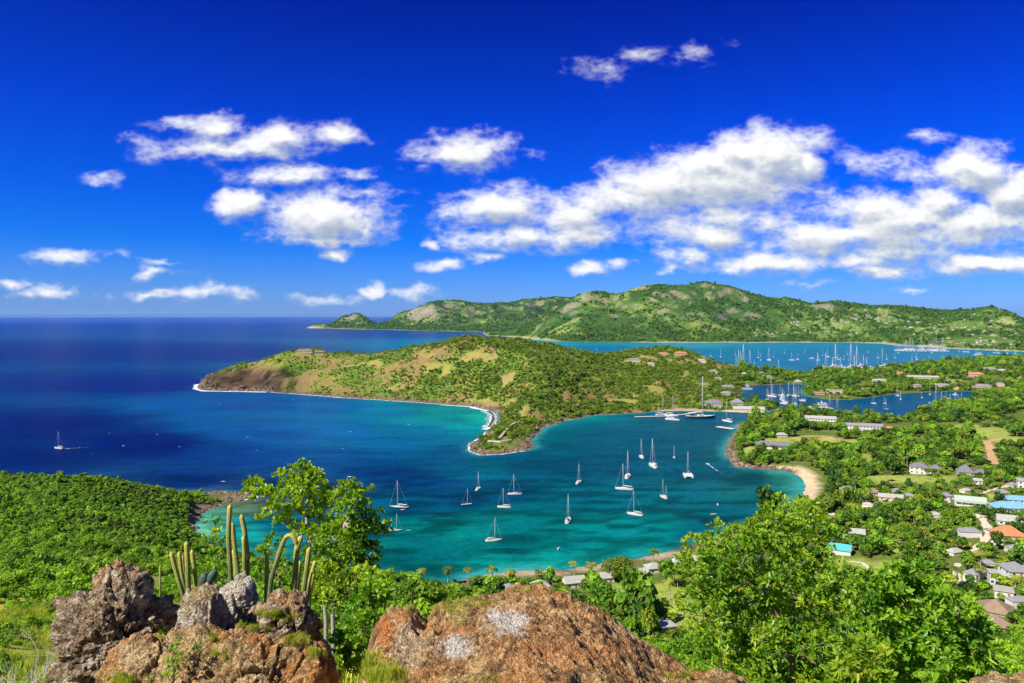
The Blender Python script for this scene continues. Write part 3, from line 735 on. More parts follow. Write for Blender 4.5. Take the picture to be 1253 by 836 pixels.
def roof_mesh(w, d, h0, rise, kind, over, mi=0):
    b = MB(); X, Y = w / 2 + over, d / 2 + over; t = .18
    if kind == 'hip':
        r = max(.05, X - Y)
        if X >= Y: top = [(-r, 0, h0 + rise), (r, 0, h0 + rise)]
        else: top = [(0, -(Y - X), h0 + rise), (0, Y - X, h0 + rise)]
        e = [(-X, -Y, h0), (X, -Y, h0), (X, Y, h0), (-X, Y, h0)]
        if X >= Y: up = [(0, 1, 5, 4), (1, 2, 5), (2, 3, 4, 5), (3, 0, 4)]
        else: up = [(0, 1, 4), (1, 2, 5, 4), (2, 3, 5), (3, 0, 4, 5)]
        lo = [(x, y, z - t) for x, y, z in e]
        b.add(e + top + lo, up + [(0, 6, 7, 1), (1, 7, 8, 2), (2, 8, 9, 3), (3, 9, 6, 0), (9, 8, 7, 6)], mi)
    elif kind == 'gable':
        v = [(-X, -Y, h0), (X, -Y, h0), (X, Y, h0), (-X, Y, h0), (-X, 0, h0 + rise), (X, 0, h0 + rise)]
        v += [(x, y, z - t) for x, y, z in v]
        b.add(v, [(0, 1, 5, 4), (2, 3, 4, 5), (7, 6, 10, 11), (9, 8, 11, 10), (0, 6, 7, 1), (2, 8, 9, 3), (1, 7, 11, 5), (5, 11, 8, 2), (4, 10, 6, 0), (3, 9, 10, 4)], mi)
    else:
        b.box(-X, X, -Y, Y, h0, h0 + .35, mi)
        b.box(-X + .3, X - .3, -Y + .3, Y - .3, h0 + .35, h0 + .42, mi)
    return b

def house(name, loc, rot, w, d, storeys=1, roof='hip', rm='grey_roof', wm='white_wall', rise=None, windows=True, porch=False, sh=2.9, over=.5, label=None, cat='house', group=None, wing=None):
    o = link(name, None, loc=loc, rotz=rot); tag(o, label, cat, group)
    h = sh * storeys
    rise = (min(w, d) * .32 if rise is None else rise)
    b = MB(); b.box(-w / 2, w / 2, -d / 2, d / 2, -2.5, h)
    if roof == 'gable':
        b.add([(-w / 2, -d / 2, h), (-w / 2, d / 2, h), (-w / 2, 0, h + rise * .9), (w / 2, -d / 2, h), (w / 2, d / 2, h), (w / 2, 0, h + rise * .9)], [(0, 2, 1), (3, 4, 5), (0, 3, 5, 2), (1, 2, 5, 4)])
    if wing:   # a lower block at one end: (length, depth, storeys)
        wl, wd, ws = wing
        b.box(w / 2 - .01, w / 2 + wl, -wd / 2, wd / 2, -2.5, sh * ws)
    wall = b.build('wall', M[wm], o)
    roof_mesh(w, d, h + .02, rise, roof, over).build('roof', M[rm], o)
    if wing:
        r2 = roof_mesh(wl + .4, wd, sh * ws + .03, min(wl, wd) * .34, 'hip', over)
        r2.v = [(x + w / 2 + wl / 2 + .2, y, z) for x, y, z in r2.v]
        r2.build('roof', M[rm], o)
    if windows:
        n = max(2, int(w / 3.4))
        for s in range(storeys):
            z = s * sh + .9
            for k in range(n):
                x = -w / 2 + w * (k + .5) / n
                if s == 0 and k == n // 2:
                    dm = MB(); dm.box(x - .55, x + .55, -d / 2 - .05, -d / 2 + .02, 0, 2.15); dm.build('door', M['timber'], o)
                    continue
                win_mesh(x, -d / 2, 1.35, z, 0).build('window', [M['frame'], M['glass']], o)
        for sx in (-1, 1):
            if wing and sx > 0: continue
            for k in range(max(1, int(d / 4.5))):
                y = -d / 2 + d * (k + .5) / max(1, int(d / 4.5))
                win_mesh(sx * w / 2, y, 1.2, .9, sx).build('window', [M['frame'], M['glass']], o)
    if porch:
        p = MB(); py = -d / 2 - 2.4
        p.add([(-w / 2, -d / 2 - .03, h - .25), (w / 2, -d / 2 - .03, h - .25), (w / 2, py, h - .75), (-w / 2, py, h - .75), (-w / 2, -d / 2 - .03, h - .37), (w / 2, -d / 2 - .03, h - .37), (w / 2, py, h - .87), (-w / 2, py, h - .87)],
              [(0, 3, 2, 1), (4, 5, 6, 7), (3, 7, 6, 2), (0, 4, 7, 3), (1, 2, 6, 5)])
        p.build('porch_roof', M[rm], o)
        q = MB(); nn = max(3, int(w / 3))
        for k in range(nn):
            x = -w / 2 + .2 + (w - .4) * k / (nn - 1); q.box(x - .11, x + .11, py + .1, py + .32, -2, h - .84)
        q.box(-w / 2, w / 2, py, -d / 2 - .02, -2, .12)
        q.build('porch', M['white_wall'], o)
    return o
def win_mesh(x, y, w, z, side):
    b = MB(); hh = 1.25
    if side == 0:
        b.box(x - w / 2 - .1, x + w / 2 + .1, y - .06, y + .02, z - .1, z + hh + .1, 0); b.box(x - w / 2, x + w / 2, y - .09, y - .055, z, z + hh, 1)
    else:
        a, c = (x - .02, x + .06) if side > 0 else (x - .06, x + .02)
        b.box(a, c, y - w / 2 - .1, y + w / 2 + .1, z - .1, z + hh + .1, 0)
        a, c = (x + .055, x + .09) if side > 0 else (x - .09, x - .055)
        b.box(a, c, y - w / 2, y + w / 2, z, z + hh, 1)
    return b

R = math.radians
# photo column of the middle, row of the base, width in pixels, depth m, storeys, roof shape, roof, wall, turn, label, extras
HOUSES = [
 ('house',1125,579,27,11,2,'hip','dark_roof','white_wall',-12,'two storey villa with grey hipped roof and a smaller hipped tower at its right end',dict(wing=(9,9,2),cat='villa')),
 ('house',1181,581,28,13,1,'hip','dark_roof','stone_wall',-10,'low lodge under a wide weathered grey hipped roof with a long wing sloping right',dict(rise=6.0,wing=(14,8,1),cat='lodge')),
 ('house',1067,606,17,9,1,'hip','brown_roof','cream_wall',15,'small house with brown thatch-like roof beside the path behind the crescent beach',{}),
 ('house',1090,613,26,7,1,'gable','white_roof','cream_wall',-8,'long low house with a pale gabled roof on the path through the trees',{}),
 ('house',1113,611,10,6,1,'hip','grey_roof','white_wall',10,'little grey roofed cottage at the right end of a long pale roofed house',dict(cat='cottage')),
 ('house',1187,618,32,9,1,'gable','green_roof','white_wall',-6,'pale green roofed house with a white columned front where the road bends',dict(porch=True)),
 ('house',1157,612,13,7,1,'hip','grey_roof','white_wall',20,'grey roofed house at the top end of the pale winding road',{}),
 ('house',1226,607,13,7,1,'hip','grey_roof','stone_wall',12,'small grey house above the blue roofed villa',{}),
 ('house',1236,626,40,11,1,'hip','blue_roof','white_wall',8,'villa with broad light blue roof, the nearer of two blue roofs',dict(cat='villa')),
 ('house',1248,616,32,8,1,'hip','blue_roof','white_wall',4,'smaller bright blue roofed house behind the broad blue roofed villa',{}),
 ('house',1236,642,27,10,1,'gable','white_roof','white_wall',-5,'house with pale grey sheet roof between the blue roof and the terracotta roof',{}),
 ('house',1233,659,31,13,1,'hip','terracotta_roof','cream_wall',10,'cream house with an orange terracotta hipped roof beside the road',dict(rise=5.0)),
 ('house',1258,598,22,12,2,'flat','white_roof','white_wall',-8,'white two storey block at the right edge above the blue roofs',dict(cat='apartment')),
 ('house',1196,593,9,5,1,'gable','white_roof','white_wall',0,'tiny white cabin in the dark trees below the grey lodge',dict(cat='cabin')),
 ('house',1042,657,28,8,1,'gable','white_roof','white_wall',-4,'white roofed house just right of the tall foreground tree',{}),
 ('house',1242,703,34,12,1,'hip','grey_roof','white_wall',14,'villa with lilac grey hipped roofs on the lower right slope',dict(wing=(8,9,1),cat='villa')),
 ('house',1215,714,9,6,2,'flat','white_roof','white_wall',0,'narrow white tower house left of the lilac grey roofed villa',{}),
 ('house',1228,729,19,8,1,'flat','white_roof','white_wall',-10,'small white flat roofed house below the lilac grey roofed villa',{}),
 ('house',1172,744,20,9,1,'gable','grey_roof','stone_wall',30,'grey roofed house half hidden by the foreground bushes',{}),
 ('house',1218,753,34,13,1,'hip','brown_roof','stone_wall',-16,'house with a broad brown grey roof, the higher of two brown roofs at lower right',{}),
 ('house',1221,771,26,11,1,'hip','brown_roof','stone_wall',12,'house with brown shingle roof, the lowest roof at lower right',{}),
 ('house',1077,727,8,5,1,'flat','white_roof','white_wall',0,'tiny white shed on the lawn behind the foreground bushes',dict(cat='shed')),
 ('pavilion',1028,677,24,9,1,'gable','teal_roof','white_wall',-14,'turquoise roofed pool pavilion on the resort lawn',dict(windows=False,cat='pavilion')),
 ('beach_house',702,717,25,8,1,'gable','white_roof','white_wall',18,'white beach house with long pale roof on the lawn right behind the palms',{}),
 ('beach_house',661,722,20,8,1,'hip','white_roof','white_wall',14,'white beach house showing above the crest of the red rock',{}),
 ('beach_house',740,712,19,7,1,'gable','white_roof','white_wall',18,'pale roofed beach house left of the round spreading tree',{}),
 ('beach_house',776,708,28,8,1,'gable','white_roof','white_wall',16,'beach house with a bright pale roof right of the round spreading tree',{}),
 ('beach_house',800,700,19,7,1,'hip','white_roof','white_wall',20,'small hip roofed beach house on the curve of the sand',{}),
 ('beach_house',838,692,27,8,1,'gable','white_roof','white_wall',20,'white beach house at the edge of the tall foreground tree',{}),
 ('beach_house',623,727,18,8,1,'hip','grey_roof','white_wall',10,'beach house half sunk behind the red rock',{}),
 ('house',526,701,13,6,1,'hip','grey_roof','stone_wall',10,'grey roofed hut in the thick bush above the bay',dict(cat='hut')),
 ('ruin',813,772,20,8,1,'flat','white_roof','white_wall',24,'broken white building among trees below the red rock',dict(windows=False,cat='ruin')),
 ('long_house',1057,527,41,9,2,'gable','grey_roof','white_wall',-3,'long white two storey building with a row of dark windows above the inlet',dict(cat='hotel')),
 ('long_house',1004,515,34,9,1,'gable','white_roof','white_wall',-4,'long low building with a pale roof on the crest of the wooded point',dict(cat='hotel')),
 ('long_house',947,547,42,10,1,'hip','dark_roof','cream_wall',-8,'low colonial house with grey hipped roof and columns on the point',dict(porch=True,cat='villa')),
 ('house',956,535,13,7,1,'hip','white_roof','cream_wall',10,'small pale house just behind the columned house on the point',{}),
 ('house',1088,527,9,6,1,'hip','terracotta_roof','pink_wall',0,'little pink house beside the long white two storey building',{}),
 ('dock_house',873,498,21,12,2,'hip','dark_roof','stone_wall',-6,'stone dockyard building with steep grey hipped roof by the quay',dict(rise=6.0,cat='warehouse')),
 ('dock_house',902,497,13,14,2,'hip','grey_roof','stone_wall',8,'grey hipped dockyard store behind the long cream building',dict(rise=6.0,cat='warehouse')),
 ('dock_house',916,503,36,12,1,'gable','white_roof','cream_wall',-4,'long cream dockyard building with pale roof on the waterfront',dict(rise=4.0,cat='warehouse')),
 ('dock_house',890,475,15,9,1,'hip','grey_roof','pink_wall',5,'pinkish grey roofed building on the bank of the inner basin',{}),
 ('dock_house',888,483,12,9,1,'hip','grey_roof','stone_wall',-10,'grey roofed building in trees above the dockyard',{}),
 ('boat_shed',912,477,16,8,1,'flat','white_roof','white_wall',0,'flat white boat shed on the edge of the inner basin',dict(windows=False,cat='shed')),
 ('house',858,443,11,9,1,'hip','white_roof','white_wall',0,'white house on the hilltop nearest the far harbour',{}),
 ('house',833,434,15,9,1,'hip','terracotta_roof','pink_wall',5,'pink house near the top of the long hill, right of another pink house',{}),
 ('house',812,435,12,9,1,'hip','terracotta_roof','pink_wall',-5,'pink house on the hill crest left of the other pink house',{}),
 ('house',872,456,11,9,1,'hip','grey_roof','cream_wall',0,'cream house halfway down the hill above the inner basin',{}),
 ('house',776,442,15,8,1,'hip','grey_roof','cream_wall',0,'lone house among dry clearings on the long hill',{}),
 ('house',796,447,10,8,1,'hip','white_roof','cream_wall',0,'small pale house below the lone house on the long hill',{}),
 ('fort_house',373,431,20,11,1,'hip','dark_roof','stone_wall',-12,'ruined grey fort building on the ridge of the outer headland',dict(cat='fort')),
 ('fort_house',391,433,10,8,1,'gable','brown_roof','stone_wall',6,'small outbuilding right of the ridge fort',dict(cat='fort')),
 ('house',1131,463,38,10,1,'gable','white_roof','cream_wall',0,'long pale building on the low land between inlet and far harbour',dict(cat='hotel')),
 ('house',1151,473,19,10,1,'hip','grey_roof','white_wall',-5,'grey roofed waterfront house at the head of the inlet',{}),
 ('house',1193,461,18,12,2,'hip','terracotta_roof','pink_wall',0,'pink two storey block on the low land at right',dict(cat='apartment')),
 ('house',1210,453,16,12,1,'hip','grey_roof','cream_wall',6,'cream house behind the pink two storey block',{}),
 ('house',1228,455,14,10,1,'hip','white_roof','white_wall',0,'white house nearest the far harbour at the right',{}),
 ('house',1166,468,20,9,1,'gable','brown_roof','cream_wall',8,'brown roofed house beside the grey waterfront house',{}),
 ('house',1200,474,22,10,1,'hip','grey_roof','pink_wall',-4,'wide grey roofed house above the right end of the inlet',{}),
 ('house',1101,458,10,9,1,'hip','terracotta_roof','pink_wall',0,'small pink house left of the long pale building',{}),
 ('house',1076,467,16,9,1,'hip','white_roof','white_wall',0,'white roofed house in the trees across the inlet',{}),
 ('house',1060,478,14,8,1,'hip','brown_roof','cream_wall',0,'cream house with brown roof on the far bank of the inlet',{}),
 ('house',1022,481,20,10,2,'flat','white_roof','cream_wall',-3,'large cream block on the mangrove point of the inlet',dict(cat='hotel')),
 ('house',1001,483,14,8,1,'gable','brown_roof','stone_wall',0,'brown waterside shed at the tip of the mangrove point',dict(cat='shed')),
 ('house',1250,488,16,10,1,'hip','white_roof','white_wall',0,'white house at the right edge of the wooded hill above the inlet',{}),
]
HB = []      # footprints to keep clear of trees: photo column, half width, base row, top row, x, y, radius
for (nm, px, py, wp, d, st, rf, rm, wm, tn, lb, ex) in HOUSES:
    x, y, z = ground_hit(px, py, 220)
    w = wp / F * y * 1.02
    ex = dict(ex); wing = ex.pop('wing', None)
    if wing: w = max(6, w - wing[0] * .5)
    house(nm, (x, y, z + .15), math.atan2(-x, y) * .6 + R(tn), w, d, st, rf, rm, wm, label=lb, wing=wing, **ex)
    hp = (3.0 * st + min(w, d) * .3) / y * F
    HB.append((px + (wp * .1 if wing else 0), wp / 2 + (wing[0] * .5 / y * F if wing else 0), py, py - hp, x, y, math.hypot(w, d) / 2))

# the small houses of the town on the neck and across the far hills: a few kinds, copied
def tiny(name, rm, wm, w, d, st): 
    o = house(name, (0, 0, -500), 0, w, d, st, 'hip', rm, wm, windows=False)
    return o
protos = [tiny('house', a, b, w, d, s) for a, b, w, d, s in (('white_roof', 'white_wall', 15, 10, 1), ('grey_roof', 'cream_wall', 14, 10, 1), ('terracotta_roof', 'cream_wall', 14, 11, 1), ('grey_roof', 'pink_wall', 18, 11, 2), ('grey_roof', 'white_wall', 20, 11, 2))]
used = set()
def place_tiny(k, x, y, z, sc, label, group):
    o = protos[k] if k not in used else copy_tree(protos[k])
    used.add(k)
    o.location = (x, y, z); o.rotation_euler.z = random.uniform(-.6, .6); o.scale = (sc, sc, sc)
    tag(o, label, 'house', group)
KINDS = ['white house with white hipped roof', 'cream house with grey hipped roof', 'cream house with terracotta roof', 'two storey pink house with grey roof', 'two storey white house with grey roof']
for k in range(26):
    px, py = [(random.uniform(872, 990), random.uniform(457, 468)), (random.uniform(1040, 1250), random.uniform(452, 478)), (random.uniform(870, 900), random.uniform(455, 485))][k % 5 // 2]
    x, y, z = ground_hit(px, py, 800)
    if z < .6 or float(shore(x, y)[0]) < 8 or any(abs(px - a[0]) < a[1] + 3 and abs(py - a[2]) < 5 for a in HB): continue
    q = k % 5
    place_tiny(q, x, y, z + .1, .85, KINDS[q] + ' among trees on the neck beyond the inlet', 'houses on the neck between the inlets')
    w = 8 / y * F
    HB.append((px, w, py, py - 5 / y * F, x, y, 9))
for k, (px, py) in enumerate([(1182,603),(1209,692),(1193,708),(1168,678),(1241,674),(1247,742),(1062,620),(1097,602),(1036,602),(1143,634),(1238,596),(1186,657),(1021,634),(1008,655)]):
    x, y, z = ground_hit(px, py, 220); q = (0, 1, 4)[k % 3]
    place_tiny(q, x, y, z + .1, random.uniform(.45, .62), KINDS[q] + ' half hidden by the trees of the village', 'small houses in the village trees')
    HB.append((px, 7 / y * F, py, py - 4 / y * F, x, y, 6))
def hills_at(hl, x, y):
    xs, ys, h, sd = hl
    i = int(np.clip((x - xs[0]) / (xs[1] - xs[0]), 0, len(xs) - 2)); j = int(np.clip((y - ys[0]) / (ys[1] - ys[0]), 0, len(ys) - 2))
    return float(h[j, i]), float(sd[j, i])
def hill_hit(hl, px, py):
    for Y in np.arange(3300, 7000, 12.0):
        x = (px - CX) / F * Y; zr = H - (py - HOR) / F * Y
        h, sd = hills_at(hl, x, Y)
        if sd > 10 and h >= zr: return x, Y, h
    return None
FARH = []
_clus = [(1010,402,45,10,36),(1090,395,45,12,34),(1150,402,50,12,30),(1215,402,40,14,34),(940,408,26,6,16),(1190,422,60,4,26),(985,395,30,8,14),(685,392,25,8,10),(1060,388,30,6,14),(880,375,40,10,3),(1215,378,12,3,4)]
for cx_, cy_, sx_, sy_, n_ in _clus:
    for k in range(n_):
        px, py = random.gauss(cx_, sx_ * .5), random.gauss(cy_, sy_ * .5)
        if px > 1275: continue
        q = hill_hit(far_main, px, py)
        if q is None: continue
        t = random.choice([0, 0, 0, 1, 2, 3, 4])
        place_tiny(t, q[0], q[1], q[2] + .5, random.uniform(.55, 1.05), KINDS[t] + ' on the hills across the harbour', 'houses scattered over the far hills')
        FARH.append(q)
# ------------------------------------------------------------------ vegetation
M['leaf_scrub'] = leaf_mat('leaf_scrub', (.085, .19, .009), (.27, .43, .02), obj_var=.28)
M['leaf_tree'] = leaf_mat('leaf_tree', (.06, .165, .009), (.24, .40, .02), obj_var=.35)
M['leaf_dry'] = leaf_mat('leaf_dry', (.06, .135, .008), (.25, .33, .025), obj_var=.35)
M['leaf_far'] = leaf_mat('leaf_far', (.05, .135, .014), (.16, .28, .025), obj_var=.4)
M['leaf_palm'] = leaf_mat('leaf_palm', (.10, .16, .016), (.32, .34, .05))
M['bark'] = mat('bark', (.20, .145, .10), .9, .1, .4, 14.0, bump=.5)
M['pale_bark'] = mat('pale_bark', (.34, .29, .23), .9, .1, .35, 14.0, bump=.4)

def cards(c, nrm, size, rg, asp=.7, jitter=.6):
    """one 4-cornered leaf (or clump of leaves) per point, facing roughly along nrm"""
    n = len(c)
    nn = nrm + rg.normal(0, jitter, (n, 3)); nn /= np.linalg.norm(nn, axis=1)[:, None] + 1e-9
    t = np.cross(nn, rg.normal(0, 1, (n, 3))); t /= np.linalg.norm(t, axis=1)[:, None] + 1e-9
    b = np.cross(nn, t)
    s = (size * rg.uniform(.65, 1.3, n))[:, None]
    v = np.stack([c - t * s, c - b * s * asp + nn * s * .15, c + t * s, c + b * s * asp + nn * s * .15], 1).reshape(-1, 3)
    return v, np.arange(4 * n).reshape(n, 4)

def crown(seed, R_, Hc, z0, n, size, lobes, asp=.8, flat=.75, jitter=.55, inner=.25):
    """leaf clumps on the shells of many uneven lobes; returns vertices, faces, tint"""
    rg = np.random.default_rng(seed)
    cs, rs = [], []
    for i in range(lobes):
        a = rg.uniform(0, 2 * np.pi); rr = R_ * .68 * np.sqrt(rg.uniform(0, 1)); hz = rg.uniform(.25, .8) * (1 - .35 * (rr / R_) ** 2)
        cs.append((rr * np.cos(a), rr * np.sin(a), z0 + Hc * hz)); rs.append(R_ * rg.uniform(.26, .48))
    cs, rs = np.array(cs), np.array(rs)
    k = rg.choice(lobes, n, p=rs ** 2 / (rs ** 2).sum())
    d = rg.normal(0, 1, (n, 3)); d /= np.linalg.norm(d, axis=1)[:, None]
    d[:, 2] = np.where(d[:, 2] < -.35, -d[:, 2], d[:, 2])
    rad = rs[k] * np.where(rg.uniform(0, 1, n) < inner, rg.uniform(.3, .8, n), rg.uniform(.85, 1.12, n))
    c = cs[k] + d * rad[:, None] * np.array([1, 1, flat])
    v, f = cards(c, d + np.array([0, 0, .35]), size, rg, asp, jitter)
    tint = np.clip(rg.normal(.45, .2, lobes)[k] + rg.normal(0, .16, n), 0, 1)
    return v, f, np.repeat(tint, 4), cs

def limbs(seed, tops, r0, z1, lean=.15, mi=0, n=6):
    """tapered trunk that forks into limbs reaching the given points"""
    rg = np.random.default_rng(seed); b = MB()
    fork = np.array([rg.uniform(-1, 1) * lean, rg.uniform(-1, 1) * lean, z1])
    b.tube([(0, 0, -.6), tuple(fork * .5 + rg.normal(0, .04, 3) * z1), tuple(fork)], [r0 * 1.25, r0, r0 * .78], n, mi)
    for t in tops:
        t = np.array(t); mid = fork + (t - fork) * .5 + rg.normal(0, .06, 3) * np.linalg.norm(t - fork)
        b.tube([tuple(fork - [0, 0, .1]), tuple(mid), tuple(t)], [r0 * .6, r0 * .4, r0 * .12], 5, mi)
    return b

def plant_mesh(name, seed, R_, Hc, z0, n, size, lobes, leafm, barkm='bark', r0=.12, nl=5, **kw):
    v, f, t, cs = crown(seed, R_, Hc, z0, n, size, lobes, **kw)
    me = new_mesh(name, v, f, [M[leafm]], attrs={'tint': t})
    b = limbs(seed, cs[:nl], r0, z0 + Hc * .2)
    tr = b.mesh(name + '_trunk', [M[barkm]], smooth=True)
    return me, tr

def joined(name, a, b):
    """crown and trunk as one mesh, for plants a few pixels high"""
    va = np.array([v.co[:] for v in a.vertices]); vb = np.array([v.co[:] for v in b.vertices])
    fs = [tuple(p.vertices) for p in a.polygons] + [tuple(i + len(va) for i in p.vertices) for p in b.polygons]
    mi = [0] * len(a.polygons) + [1] * len(b.polygons)
    ta = np.zeros(len(va)); a.attributes['tint'].data.foreach_get('value', ta)
    return new_mesh(name, np.r_[va, vb], fs, [a.materials[0], b.materials[0]], mi, attrs={'tint': np.r_[ta, np.zeros(len(vb))]})

SCRUB = [plant_mesh('scrub', 100 + i, 1.0, 1.15, .15, 170, .19, 6 + i, 'leaf_scrub', r0=.07, nl=3) for i in range(5)]
FINE = [plant_mesh('scrub_fine', 150 + i, 1.0, 1.15, .12, 800, .085, 8 + i, 'leaf_scrub', r0=.05, nl=4, jitter=.7, inner=.35) for i in range(4)]
M['leaf_dark'] = leaf_mat('leaf_dark', (.028, .085, .010), (.10, .20, .018), obj_var=.35)
M['leaf_pale'] = leaf_mat('leaf_pale', (.12, .20, .012), (.36, .42, .03), obj_var=.3)
TREES = [plant_mesh('tree', 200 + i, 1.0, hc, .45, n, .14, lo, lm, r0=.06, nl=6, flat=fl, jitter=jt) for i, (hc, n, lo, lm, fl, jt) in enumerate((
    (1.15, 340, 9, 'leaf_tree', .75, .6), (.85, 320, 12, 'leaf_dark', .6, .6), (1.5, 330, 10, 'leaf_tree', .9, .7), (1.0, 230, 14, 'leaf_pale', .7, .8), (1.25, 340, 13, 'leaf_dark', .8, .6), (.75, 260, 8, 'leaf_dry', .55, .7), (1.1, 320, 16, 'leaf_tree', .7, .75)))]
DRY = [plant_mesh('dry_scrub', 300 + i, 1.0, .95, .1, 120, .2, 5 + i, 'leaf_dry', r0=.06, nl=3) for i in range(4)]
FARB = [plant_mesh('far_tree', 400 + i, 1.0, .8, .0, 60, .34, 5, 'leaf_far', r0=.06, nl=1) for i in range(3)]
FINE_J = [joined('scrub_bush', *x) for x in FINE]; SCRUB_J = [joined('scrub_bush', *x) for x in SCRUB]; TREE_J = [joined('broadleaf_tree', *x) for x in TREES]; DRY_J = [joined('dry_bush', *x) for x in DRY]; FAR_J = [joined('hill_tree', *x) for x in FARB]

def scatter(name, pts, scl, rot, idx, meshes, label, cat):
    """a mass of plants nobody could count: one object whose points carry a plant each"""
    me = bpy.data.meshes.new(name)
    me.vertices.add(len(pts)); me.vertices.foreach_set('co', np.asarray(pts, dtype=np.float32).ravel())
    for k, a in (('scl', scl), ('rot', rot), ('asp', np.asarray(scl) * np.exp(np.random.default_rng(len(pts)).normal(0, .26, len(pts))))):
        at = me.attributes.new(k, 'FLOAT', 'POINT'); at.data.foreach_set('value', np.asarray(a, dtype=np.float32))
    at = me.attributes.new('idx', 'INT', 'POINT'); at.data.foreach_set('value', np.asarray(idx, dtype=np.int32))
    me.update()
    o = link(name, me); tag(o, label, cat, None, 'stuff')
    coll = bpy.data.collections.new(name + '_kinds')
    for i, m in enumerate(meshes): coll.objects.link(bpy.data.objects.new('%s_%02d' % (name, i), m))
    g = bpy.data.node_groups.new(name, 'GeometryNodeTree')
    g.interface.new_socket('Geometry', in_out='INPUT', socket_type='NodeSocketGeometry'); g.interface.new_socket('Geometry', in_out='OUTPUT', socket_type='NodeSocketGeometry')
    N, L = g.nodes, g.links
    gi, go = N.new('NodeGroupInput'), N.new('NodeGroupOutput')
    ci = N.new('GeometryNodeCollectionInfo'); ci.inputs['Collection'].default_value = coll; ci.inputs['Separate Children'].default_value = True; ci.inputs['Reset Children'].default_value = True
    def na(nm, dt):
        a = N.new('GeometryNodeInputNamedAttribute'); a.data_type = dt; a.inputs['Name'].default_value = nm; return a.outputs['Attribute']
    ip = N.new('GeometryNodeInstanceOnPoints'); ip.inputs['Pick Instance'].default_value = True
    cx = N.new('ShaderNodeCombineXYZ')
    L.new(gi.outputs[0], ip.inputs['Points']); L.new(ci.outputs[0], ip.inputs['Instance']); L.new(na('idx', 'INT'), ip.inputs['Instance Index'])
    L.new(na('rot', 'FLOAT'), cx.inputs[2]); L.new(cx.outputs[0], ip.inputs['Rotation']); cs = N.new('ShaderNodeCombineXYZ'); sc_ = na('scl', 'FLOAT'); L.new(sc_, cs.inputs[0]); L.new(sc_, cs.inputs[1]); L.new(na('asp', 'FLOAT'), cs.inputs[2]); L.new(cs.outputs[0], ip.inputs['Scale'])
    L.new(ip.outputs[0], go.inputs[0])
    md = o.modifiers.new('plants', 'NODES'); md.node_group = g
    return o

def jgrid(x0, x1, y0, y1, s, rg):
    xs, ys = np.meshgrid(np.arange(x0, x1, s), np.arange(y0, y1, s))
    xs = xs.ravel() + rg.uniform(-.48, .48, xs.size) * s; ys = ys.ravel() + rg.uniform(-.48, .48, ys.size) * s
    return xs, ys

PATHS = [  # pale roads and tracks: width in metres, photo points
 (4.5, [(1150,605),(1162,618),(1180,628),(1200,633),(1206,643),(1211,652),(1204,662),(1192,674),(1186,688)], (.52,.44,.33)),
 (5.5, [(1206,643),(1215,655),(1222,668)], (.52,.44,.33)),
 (3.0, [(1195,609),(1206,603),(1222,598),(1240,594)], (.50,.40,.27)),
 (2.6, [(1130,612),(1105,615),(1080,616),(1060,622),(1040,624)], (.48,.40,.29)),
 (7.0, [(1208,540),(1210,550),(1214,560),(1217,569)], (.42,.25,.13)),
 (4.0, [(1253,542),(1225,545),(1205,549)], (.44,.31,.16)),
 (2.4, [(1040,688),(1055,690),(1064,696),(1062,704),(1055,708)], (.5,.44,.36)),
 (3.2, [(1172,690),(1170,706),(1173,716)], (.5,.42,.34)),
]
def path_pts(pp):
    out = []
    for a, b in zip(pp[:-1], pp[1:]):
        for k in range(6): out.append((a[0] + (b[0] - a[0]) * k / 6, a[1] + (b[1] - a[1]) * k / 6))
    out.append(pp[-1])
    q = [ground_hit(u, v, 220) for u, v in out]
    return [(x, y) for x, y, z in q]
PATHW = [(w, path_pts(pp), c) for w, pp, c in PATHS]

def veg_ok(x, y, z, r, hgt):
    """clear of water, roads, buildings, lawns and beaches, and inside what the photo can see"""
    px, py = pix(x, y, z); ptop = HOR + F * (H - z - hgt) / y
    ok = (px > -60) & (px < 1313) & (ptop < 870)
    sd = shore(x, y)
    ok &= sd > np.where((px > 560) & (px < 900) & (y < 520), 24, 2.5 + .5 * r)
    ok &= ~((px > 540) & (px < 705) & (y < 395) & (ptop < 713))
    for (hx, hw, b, t, X, Y, rad) in HB:
        ok &= ~(np.hypot(x - X, y - Y) < rad + .4 * r)
        ok &= ~((np.abs(px - hx) < hw + 1) & (py > b - 1) & (ptop < b - .38 * (b - t)) & (y < Y) & (y > 250))
    for w, pts, c in PATHW:
        for (X, Y) in pts: ok &= ~(np.hypot(x - X, y - Y) < w * .5 + .45 * r)
    ok &= (ell(px, .45 * py + .55 * ptop, LAWNS) < .3)
    sandy = (ell(px, py, SANDY) > .05) & (sd < 20) & (y > 300)
    return ok & ~sandy, px, py, ptop

def visible(x, y, z):
    """not hidden behind the bare terrain"""
    v = np.ones(len(x), bool)
    for t in np.linspace(.15, .97, 28):
        v &= height(x * t, y * t) < H + (z - H) * t + 1.5
    return v
rg = np.random.default_rng(11)
def stock(x, y, r, hf, extra=None):
    z = height(x, y)
    ok, px, py, pt = veg_ok(x, y, z, r, r * hf)
    if extra is not None: ok &= extra(x, y, z, px, py)
    x, y, z, r = x[ok], y[ok], z[ok], r[ok]
    v = visible(x, y, z + r * hf)
    return x[v], y[v], z[v] - .1 * r[v], r[v]

